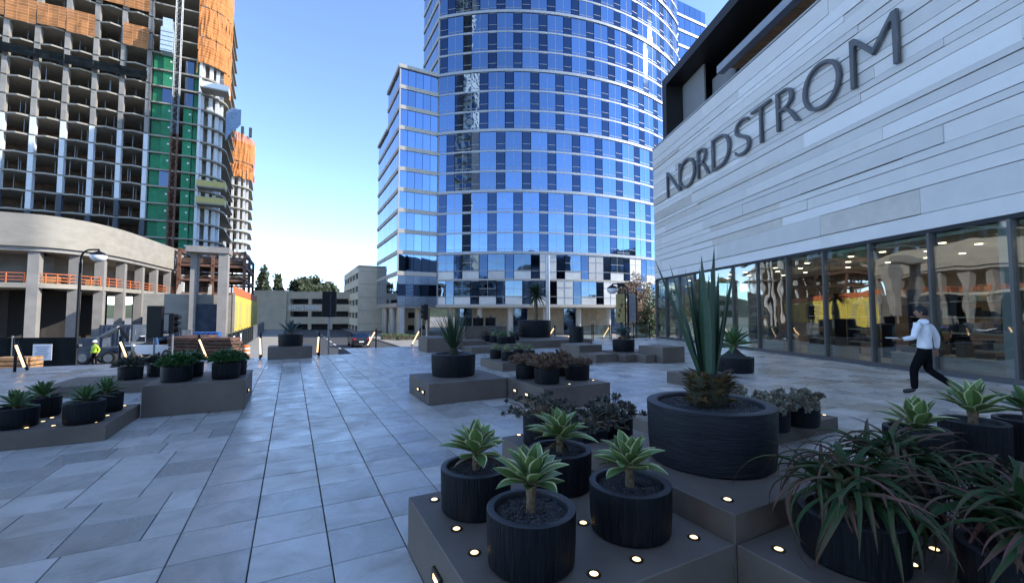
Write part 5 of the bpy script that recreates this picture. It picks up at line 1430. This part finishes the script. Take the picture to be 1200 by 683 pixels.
# wide pot with sword leaves
t = thing('potted_sword_plant', 'wide ridged pot with tall upright sword leaves and a shaggy base', 'potted plant', (1.545, 3.375, H2))
pot_parts(t, .465, .44, 'pot_ring', 64)
m = MB(); prof = [(.10, .40), (.135, .44), (.145, .52), (.13, .60), (.09, .66)]; m.lathe(prof, 24); link('stem', m.mesh('stem', 'shag_core', True), t)
rr = random.Random(4)
stub = leaf_mesh('leaf_stub', .13, .075, .95, -.75, .5, 'shag', strap, 4)
for k in range(130):
    a = rr.uniform(0, 6.28); zz = .40 + .22 * rr.random(); s = rr.uniform(.7, 1.1); link('leaf_stub', stub, t, (.115 * math.cos(a), .115 * math.sin(a), zz), (0, rr.uniform(-.35, .45), a), (s, s, s))
for k, (az, pit, L, wd, cv_) in enumerate(((185, 69, 1.08, .115, .02), (160, 76, 1.00, .10, .05), (178, 82, .94, .085, .04), (120, 83, .92, .08, .05), (90, 86, .95, .08, 0), (230, 86, 1.02, .10, .02), (300, 88, 1.10, .105, .02), (20, 84, .9, .08, .05), (5, 78, 1.0, .075, .02), (340, 80, .88, .07, .1), (60, 80, .9, .08, .05))):
    me = leaf_mesh('leaf', L, wd, 0, cv_, .5, 'sword', sword, 10); a = R(az)
    link('leaf', me, t, (.05 * math.cos(a), .05 * math.sin(a), .56), (rr.uniform(-.3, .3), -R(pit), a))

# drooping aloes
def potted_aloe(label, x, y, z, r, h, L, n, seed):
    rr = random.Random(seed); t = thing('potted_aloe', label, 'potted plant', (x, y, z), None); pot_parts(t, r, h)
    m = MB(); m.tube([(0, 0, h - .04), (0, 0, h + .12)], [.05, .045], 8); link('stem', m.mesh('stem', 'stem', True), t)
    ms = [leaf_mesh('leaf', L * s, .050 * q, 0, c, .5, 'aloe', strap, 12, wv, tw) for s, q, c, wv, tw in ((1, 1, -2.0, .02, .2), (1.1, .9, -2.5, -.03, -.3), (.9, 1.1, -1.5, .02, .3), (1.15, .8, -2.9, .03, -.2), (.8, 1, -1.1, -.02, .1), (1.2, .75, -3.4, -.03, .2))]
    heads = [(0, 0, h + .16), (.12, .06, h + .10), (-.11, .08, h + .11), (.0, -.13, h + .08), (-.1, -.09, h + .09), (.11, -.09, h + .07)]
    for i in range(n):
        hd = heads[i % len(heads)]; f = rr.random(); az = i * 2.39996 + rr.uniform(-.3, .3); p = R(8 + 72 * f); s = rr.uniform(.75, 1.15) * (1 - .2 * f)
        link('leaf', rr.choice(ms), t, hd, (rr.uniform(-.35, .35), -p, az), (s, s, s))
potted_aloe('drooping dark aloe pot nearest the raised platform corner', 1.80, 2.31, H1, .24, .25, .52, 120, 1)
potted_aloe('drooping dark aloe pot between the agaves and the other aloes', 2.42, 2.76, H1, .24, .25, .52, 110, 2)
potted_aloe('drooping brownish aloe pot at the outer end of the platform', 2.32, 1.98, H1, .225, .22, .48, 115, 3)
potted_aloe('small drooping aloe pot between the other aloes', 2.75, 2.35, H1, .225, .22, .46, 80, 4)

# upright grass, bushes, succulents
def potted_grass(label, x, y, z, r, h, L, n, seed, spread=55, wd=.022, matn='grass', parts=False):
    rr = random.Random(seed); t = thing('potted_grass', label, 'potted plant', (x, y, z)); pot_parts(t, r, h)
    m = MB(); m.lathe([(.09, h - .04), (.10, h + .04), (.06, h + .14)], 14); link('stem', m.mesh('stem', 'shag_core', True), t)
    ms = [leaf_mesh('leaf', L * s, wd, 0, c, .4, matn, sword, 7) for s, c in ((1, -.1), (.9, .08), (.95, -.3), (1.05, 0))]
    for i in range(n):
        az = i * 2.39996; p = R(90 - spread * (rr.random() ** .7)); s = rr.uniform(.75, 1.05); link('leaf', ms[i % 4], t, (.05 * math.cos(az), .05 * math.sin(az), h + .1), (rr.uniform(-.3, .3), -p, az), (s, s, s))
potted_grass('round pot of stiff upright grassy leaves on the middle platform', -1.21, 8.86, .38, .455, .44, .86, 110, 1, 42)
def potted_bush(label, x, y, z, r, h, bw, bh, matn, n, leaf, seed, group=None):
    rr = random.Random(seed); t = thing('potted_bush', label, 'potted plant', (x, y, z), group); pot_parts(t, r, h, 'pot', 28)
    m = MB()
    for k in range(10):
        a = rr.uniform(0, 6.28); m.tube([(0, 0, h - .05), (bw * .4 * math.cos(a), bw * .4 * math.sin(a), h + bh * .5)], [.012, .006], 5)
    link('twigs', m.mesh('twigs', 'bark', False), t)
    m = MB()
    for k in range(n):
        a = rr.uniform(0, 6.28); q = math.sqrt(rr.random()); zz = h + bh * (1 - q * q * .75) * rr.uniform(.25, 1.05) * (1 + .18 * math.sin(3 * a + seed)); p = Vector((bw * q * math.cos(a), bw * q * math.sin(a), zz))
        d = Vector((math.cos(a) * .7 + rr.gauss(0, .5), math.sin(a) * .7 + rr.gauss(0, .5), rr.uniform(0, 1.2))).normalized(); b = d.orthogonal().normalized(); b.rotate(Matrix.Rotation(rr.uniform(0, 6.28), 3, d)); s = leaf * rr.uniform(.6, 1.3)
        m.add([p - b * s * .02, p + d * s * .5 + b * s * .2, p + d * s, p + d * s * .5 - b * s * .2], [(0, 1, 2, 3)], 0, [(.5, 0), (.3, .5), (.5, 1), (.7, .5)])
    link('foliage', m.mesh('foliage', matn), t)
gb_ = 'leafy bush pots on the tall platform'
potted_bush('leafy green bush pot at the front of the tall platform', -5.70, 7.29, .50, .225, .26, .25, .19, 'bush', 1500, .07, 1, gb_)
potted_bush('leafy green bush pot at the outer edge of the tall platform', -5.07, 7.60, .50, .215, .28, .24, .21, 'bush', 1500, .07, 2, gb_)
potted_bush('leafy green bush pot behind the front bush', -5.86, 7.8, .50, .205, .26, .22, .18, 'bush', 1000, .07, 3, gb_)
potted_bush('leafy green bush pot behind the outer bush', -5.22, 8.05, .50, .205, .26, .21, .16, 'bush', 900, .07, 4, gb_)
potted_bush('dark reddish plant pot facing the agave platform', -8.41, 9.45, .2, .22, .27, .26, .19, 'darksuc', 900, .09, 5, 'dark reddish plant pots')
potted_bush('dark reddish plant pot behind its twin', -8.2, 9.95, .2, .22, .27, .26, .19, 'darksuc', 800, .09, 6, 'dark reddish plant pots')
def potted_succulent(label, x, y, z, r, h, bw, bh, matn, n, ros, seed, group=None, trail=0.0):
    """branching stems that end in small rosettes"""
    rr = random.Random(seed); t = thing('potted_succulent', label, 'potted plant', (x, y, z), group); pot_parts(t, r, h, 'pot', 32)
    st = MB(); m = MB()
    for k in range(n):
        a = rr.uniform(0, 6.28); q = math.sqrt(rr.random()) * (1 if rr.random() < .8 else 1 + trail); px, py = bw * q * math.cos(a), bw * q * math.sin(a)
        pz = h + bh * rr.uniform(.15, 1) * (1.1 - .5 * min(q, 1.2)) - (trail * .12 if q > 1.05 else 0); e = Vector((px, py, pz))
        b0 = Vector((px * .35, py * .35, h - .03)); st.tube([b0, (b0 + e) / 2 + Vector((0, 0, .04)), e], [.007, .006, .005], 4, caps=False)
        ax = (Vector((px, py, 0)) * .8 + Vector((rr.gauss(0, .05), rr.gauss(0, .05), .16))).normalized(); u = ax.orthogonal().normalized(); v = ax.cross(u); s = ros * rr.uniform(.6, 1.3)
        for i in range(9):
            g_ = i * 2.4; o = u * math.cos(g_) + v * math.sin(g_); f = i / 9; d = (o * (1 - .6 * f) + ax * (.25 + .8 * f)).normalized(); w_ = d.cross(ax).normalized() * s * .28
            c = e + ax * s * .1 * f; m.add([c, c + d * s * .6 + w_, c + d * s + ax * s * .1, c + d * s * .6 - w_], [(0, 1, 2, 3)], 0, [(.5, 0), (.3, .5), (.5, 1), (.7, .5)])
    link('branches', st.mesh('branches', 'stem'), t); link('foliage', m.mesh('foliage', matn), t)
gs_ = 'rusty succulent pots on the middle platform'
potted_succulent('rusty succulent pot at the back left of its platform', .27, 8.44, .38, .20, .27, .30, .22, 'rust', 90, .06, 1, gs_)
potted_succulent('rusty succulent pot at the front corner of its platform', .64, 7.85, .38, .235, .27, .34, .26, 'rust', 120, .06, 2, gs_)
potted_succulent('sparse rusty succulent pot at the right of its platform', 1.26, 8.3, .38, .24, .28, .27, .10, 'rust', 50, .06, 3, gs_)
potted_succulent('rusty succulent pot hidden behind its neighbours', .95, 8.85, .38, .22, .27, .30, .24, 'rust', 80, .06, 4, gs_)
gp_ = 'pale succulent pots near the wide pot'
potted_succulent('pale trailing succulent pot at the outer end', 3.79, 5.66, .19, .22, .26, .30, .20, 'pale', 80, .055, 5, gp_, .35)
potted_succulent('pale trailing succulent pot in the middle', 3.28, 5.45, .19, .21, .26, .30, .20, 'pale', 80, .055, 6, gp_, .3)
potted_succulent('pale grey succulent pot behind the wide pot', 2.95, 6.0, .19, .21, .26, .34, .24, 'pale', 80, .055, 7, gp_, .2)
gd_ = 'dark trailing succulent pots behind the agaves'
potted_succulent('dark trailing succulent pot at the left of the low platform', .30, 4.40, H1 - .03, .19, .30, .34, .20, 'darksuc', 52, .05, 8, gd_, .3)
potted_succulent('dark trailing succulent pot in the middle of the low platform', .68, 3.98, H1 - .03, .20, .28, .30, .16, 'darksuc', 55, .05, 9, gd_, .3)
potted_succulent('dark trailing succulent pot beside the wide pot', 1.00, 4.30, H1 - .03, .20, .30, .30, .18, 'darksuc', 50, .05, 10, gd_, .35)
# giant pot with a small palm like yucca
w = W(11.95, 20.35)
t = thing('potted_palm', 'small palm with a spiky crown in a giant dark pot', 'potted plant', (w.x, w.y, .35)); pot_parts(t, .92, .92, 'pot', 40)
m = MB(); m.tube([(0.05, 0, .85), (.08, 0, 1.6), (.06, 0, 2.35)], [.15, .115, .10], 10); link('trunk', m.mesh('trunk', 'stem', True), t)
pl = [leaf_mesh('leaf', 1.0 * s, .10, 0, c, .4, 'grass', sword, 6) for s, c in ((1, -.5), (.9, -.15), (1, -.9))]
rr = random.Random(9)
for k in range(130):
    s = rr.uniform(.7, 1.05); link('leaf', rr.choice(pl), t, (.06, 0, 2.3), (0, -R(rr.uniform(-35, 88)), k * 2.39996), (s, s, s))
potted_pos = W(12.6, 20.75)
# black cylinder bin
t = thing('cylinder_bin', 'tall plain black cylinder bin beside the long platform', 'bin', (2.95, 19.55, 0))
m = MB(); m.lathe([(.31, 0), (.33, .02), (.33, 1.02), (.32, 1.04), (.27, 1.045), (.25, 1.0)], 32); link('body', m.mesh('body', 'black', True), t)
m = MB(); m.lathe([(.25, .99), (0, .985)], 24); link('liner', m.mesh('liner', 'screen'), t)

# ------------------------------------------------------------------ people
def skin_mesh(name, verts, edges, radii, matn, sub=2, root=0):
    me = bpy.data.meshes.new(name); me.from_pydata([tuple(v) for v in verts], edges, [])
    o = bpy.data.objects.new(name, me); COL.objects.link(o)
    md = o.modifiers.new('skin', 'SKIN'); md.use_smooth_shade = True; md.branch_smoothing = .6
    sv = me.skin_vertices[0].data
    for i, r in enumerate(radii):
        sv[i].radius = r if isinstance(r, tuple) else (r, r); sv[i].use_root = i == root
    o.modifiers.new('sub', 'SUBSURF').levels = sub; o.modifiers['sub'].render_levels = sub
    dg = bpy.context.evaluated_depsgraph_get(); dg.update()
    out = bpy.data.meshes.new_from_object(o.evaluated_get(dg))
    bpy.data.objects.remove(o)
    out.materials.clear(); out.materials.append(M[matn]); out.polygons.foreach_set('use_smooth', [True] * len(out.polygons))
    return out
def chain(V, E, Rr, start, pts):
    prev = start
    for p, r in pts:
        V.append(Vector(p)); Rr.append(r); i = len(V) - 1
        if prev is not None: E.append((prev, i))
        prev = i
    return prev
def hand(V, E, Rr, wrist, wp_, fwd, palm_n, size=1.0, curl=.5):
    """palm plus five fingers; fwd = along the hand, palm_n = palm side, thumb to fwd x palm_n"""
    fwd = Vector(fwd).normalized(); pn = Vector(palm_n).normalized(); side = fwd.cross(pn).normalized(); c = Vector(wp_)
    pi = chain(V, E, Rr, wrist, [(c + fwd * .035 * size, .021 * size)])
    for k, (s, L) in enumerate(((.030, .062), (.010, .072), (-.011, .068), (-.031, .054))):
        b = c + fwd * .088 * size + side * s * size
        d1 = (fwd * math.cos(curl * .5) + pn * math.sin(curl * .5)); d2 = (fwd * math.cos(curl * 1.4) + pn * math.sin(curl * 1.4))
        chain(V, E, Rr, pi, [(b, .0095 * size), (b + d1 * L * .55 * size, .0085 * size), (b + d1 * L * .55 * size + d2 * L * .5 * size, .007 * size)])
    b = c + fwd * .04 * size + side * .036 * size
    chain(V, E, Rr, pi, [(b, .011 * size), (b + (fwd * .7 + side * .5 + pn * .3) * .045 * size, .009 * size), (b + (fwd * .95 + side * .45 + pn * .45) * .062 * size, .0075 * size)])
def head_mesh(loc, turn, skinm):
    """sculpted head: lathe-like ellipsoid with brow, nose, jaw; faces +Y before turning"""
    m = MB(); n, k = 28, 20; vs = []
    for j in range(k + 1):
        ph = math.pi * j / k; z = math.cos(ph)
        for i in range(n):
            th = 2 * math.pi * i / n; x = math.sin(ph) * math.cos(th); y = math.sin(ph) * math.sin(th)
            X, Y, Z = x * .076, y * .098, z * .118
            if z < -.1: X *= 1 - .28 * (-z - .1); Y *= 1 - .12 * (-z - .1)
            f = max(0, y) ** 3
            nose = math.exp(-((x / .16) ** 2)) * math.exp(-(((z + .12) / .17) ** 2)); Y += .024 * nose * (y > 0)
            brow = math.exp(-(((z - .14) / .10) ** 2)) * f; Y += .006 * brow
            eye = (math.exp(-(((x - .36) / .15) ** 2)) + math.exp(-(((x + .36) / .15) ** 2))) * math.exp(-(((z - .02) / .09) ** 2)) * (y > 0); Y -= .009 * eye
            mouth = math.exp(-((x / .3) ** 2)) * math.exp(-(((z + .48) / .05) ** 2)) * (y > 0); Y -= .004 * mouth
            lips = math.exp(-((x / .28) ** 2)) * (math.exp(-(((z + .41) / .05) ** 2)) + math.exp(-(((z + .56) / .05) ** 2))) * (y > 0); Y += .004 * lips
            chin = math.exp(-((x / .35) ** 2)) * math.exp(-(((z + .82) / .16) ** 2)) * (y > 0); Y += .012 * chin
            vs.append(Vector((X, Y, Z)))
    fs = [(j * n + i, (j + 1) * n + i, (j + 1) * n + (i + 1) % n, j * n + (i + 1) % n) for j in range(k) for i in range(n)]
    Mx = Matrix.Translation(loc) @ Matrix.Rotation(turn, 4, 'Z')
    m.add([Mx @ v for v in vs], fs)
    for s in (-1, 1):                                   # ears
        e = MB(); e.lathe([(.0, -.034), (.016, -.028), (.022, 0), (.018, .026), (0, .034)], 10)
        Ex = Mx @ Matrix.Translation((s * .077, -.008, -.005)) @ Matrix.Rotation(s * .35, 4, 'Z') @ Matrix.Diagonal((.45, 1, 1, 1))
        m.add([Ex @ v for v in e.v], e.f)
    return m
def hair_mesh(loc, turn):
    m = MB(); n, k = 28, 14; vs = []; rr = random.Random(3)
    for j in range(k + 1):
        for i in range(n):
            th = 2 * math.pi * i / n; fr = math.sin(th)          # +1 front, -1 back
            end = 1.18 if fr > .55 else (1.62 if fr > .1 else 2.05)
            end = 1.18 + (2.05 - 1.18) * min(1, max(0, (.62 - fr) / .8))
            ph = end * j / k; g = 1.07 + .05 * math.sin(7 * th + 3 * ph) * .4 + (.10 if fr > .2 and ph < .9 else .03) * (j > 0) - (.05 if j == k else 0)
            vs.append(Vector((math.sin(ph) * math.cos(th) * .078 * g, math.sin(ph) * math.sin(th) * .1 * g, math.cos(ph) * .12 * g + .004)))
    fs = [(j * n + i, (j + 1) * n + i, (j + 1) * n + (i + 1) % n, j * n + (i + 1) % n) for j in range(k) for i in range(n)]
    Mx = Matrix.Translation(loc) @ Matrix.Rotation(turn, 4, 'Z'); m.add([Mx @ v for v in vs], fs); return m
def person(label, loc, rz, J, shirtm, trm, head_turn, hair=True, vest=False):
    t = thing('person', label, 'person', loc, None, rz)
    # one continuous body under the clothes
    V, E, Rr = [], [], []
    chain(V, E, Rr, None, [(J['pelvis'], .10)])
    ch = chain(V, E, Rr, 0, [(J['spine'], .09), (J['chest'], (.10, .08)), (J['neck0'], .048), (J['neck1'], .05)])
    chest = ch - 2
    for s in 'LR':
        w = chain(V, E, Rr, chest, [(J['sh' + s], .045), (J['el' + s], .036), (J['wr' + s], .027)])
        hand(V, E, Rr, w, J['wr' + s], J['hf' + s], J['hp' + s], 1.0, J.get('curl' + s, .6))
        chain(V, E, Rr, 0, [(J['hip' + s], .075), (J['kn' + s], .05), (J['an' + s], .032), (J['ba' + s], .022), (J['to' + s], .014)])
    body = skin_mesh('body', V, E, Rr, 'skin', 1)
    hm = head_mesh(Vector(J['head']), head_turn, 'skin').mesh('head', 'skin', True)
    # join the head into the body mesh
    bm = bmesh.new(); bm.from_mesh(body); bm.from_mesh(hm); bm.to_mesh(body); bm.free()
    body.polygons.foreach_set('use_smooth', [True] * len(body.polygons))
    link('body', body, t)
    if hair: link('hair', hair_mesh(Vector(J['head']), head_turn).mesh('hair', 'hair', True), t)
    else:
        m = MB(); m.lathe([(.135, .02), (.125, .035), (.118, .09), (.08, .145), (0, .165)], 20, Vector(J['head']) + Vector((0, .015, 0))); link('hard_hat', m.mesh('hard_hat', 'paper', True), t)
    # shirt
    V, E, Rr = [], [], []
    chain(V, E, Rr, None, [(Vector(J['pelvis']) - Vector((0, 0, .05)), (.172, .135))])
    c = chain(V, E, Rr, 0, [(Vector(J['pelvis']) + Vector((0, 0, .05)), (.17, .132)), (J['spine'], (.165, .125)), (J['chest'], (.195, .14)), (Vector(J['neck0']) - Vector((0, 0, .045)), (.15, .12)), (Vector(J['neck0']) + Vector((0, 0, .0)), (.09, .088)), (Vector(J['neck0']) + Vector((0, 0, .05)), .068)])
    for s in 'LR':
        el, wr = Vector(J['el' + s]), Vector(J['wr' + s]); sh = Vector(J['sh' + s])
        chain(V, E, Rr, c - 3, [(sh, .088), (sh + (el - sh) * .5, .066), (el, .058), (el + (wr - el) * .6, .047), (el + (wr - el) * .93, .041)])
    link('shirt', skin_mesh('shirt', V, E, Rr, shirtm, 2), t)
    # trousers
    V, E, Rr = [], [], []
    chain(V, E, Rr, None, [(J['pelvis'], (.178, .14))])
    chain(V, E, Rr, 0, [(Vector(J['pelvis']) + Vector((0, 0, .06)), (.176, .138)), (Vector(J['pelvis']) + Vector((0, 0, .085)), (.174, .136))])
    for s in 'LR':
        hip, kn, an = Vector(J['hip' + s]), Vector(J['kn' + s]), Vector(J['an' + s])
        chain(V, E, Rr, 0, [(hip - Vector((0, 0, .05)), .115), (hip + (kn - hip) * .5, .096), (kn, .076), (kn + (an - kn) * .5, .068), (an + (an - kn) * .02, .06)])
    link('trousers', skin_mesh('trousers', V, E, Rr, trm, 2), t)
    m = MB()
    for s in 'LR':
        V, E, Rr = [], [], []; an, ba, to = Vector(J['an' + s]), Vector(J['ba' + s]), Vector(J['to' + s]); heel = an + (an - ba).normalized() * .03 + (Vector((0, 0, -.045)) if s == J.get('flat', 'L') else Vector((0, -.03, -.02)))
        chain(V, E, Rr, None, [(heel, .05), ((heel + ba) / 2, .054), (ba, .056), (to, .046)]); chain(V, E, Rr, 1, [(an, .055)])
        link('shoe', skin_mesh('shoe', V, E, Rr, 'shoe', 2, 0), t)
    return t
walk = dict(pelvis=(0, 0, .95), spine=(0, -.005, 1.13), chest=(0, .0, 1.34), neck0=(0, .0, 1.49), neck1=(0, .012, 1.57), head=(0, .03, 1.665),
            shL=(-.19, .085, 1.415), elL=(-.27, .13, 1.16), wrL=(-.42, .31, 1.12), hfL=(-.6, .8, .05), hpL=(.2, 0, -1), curlL=.5,
            shR=(.19, -.085, 1.415), elR=(.29, -.17, 1.15), wrR=(.345, -.16, .90), hfR=(.0, .12, -1), hpR=(-1, .2, 0), curlR=.7,
            hipL=(-.088, .01, .90), knL=(-.085, .17, .50), anL=(-.085, .17, .10), baL=(-.088, .29, .045), toL=(-.088, .36, .035),
            hipR=(.088, -.01, .90), knR=(.09, -.03, .50), anR=(.09, -.40, .20), baR=(.09, -.345, .08), toR=(.09, -.305, .04), flat='L')
man = person('man in white shirt and black trousers walking past the shopfront holding a paper', (8.42, 8.72, 0), R(42), walk, 'shirt', 'trousers', R(0))
m = MB(); m.box((-.52, .44, 1.15), (.17, .13, .012), R(40)); o = tag(link('paper_tray', m.mesh('paper_tray', 'paper')), 'small white paper tray held out in the walking man\'s hand', 'tray')
o.location = man.location; o.rotation_euler = man.rotation_euler
stand = dict(walk); stand.update(knL=(-.1, .02, .5), anL=(-.11, .0, .10), baL=(-.12, .12, .045), toL=(-.125, .19, .035), knR=(.1, .02, .5), anR=(.11, -.02, .10), baR=(.12, .1, .045), toR=(.125, .17, .035), elL=(-.25, -.03, 1.14), wrL=(-.24, .12, .92), hfL=(0, .5, -1), hpL=(1, 0, 0))
person('site worker in white hard hat and yellow green vest by the boom lift', AT(114, 29.2, STREET), R(190), stand, 'hivis', 'trousers', 0, hair=False)
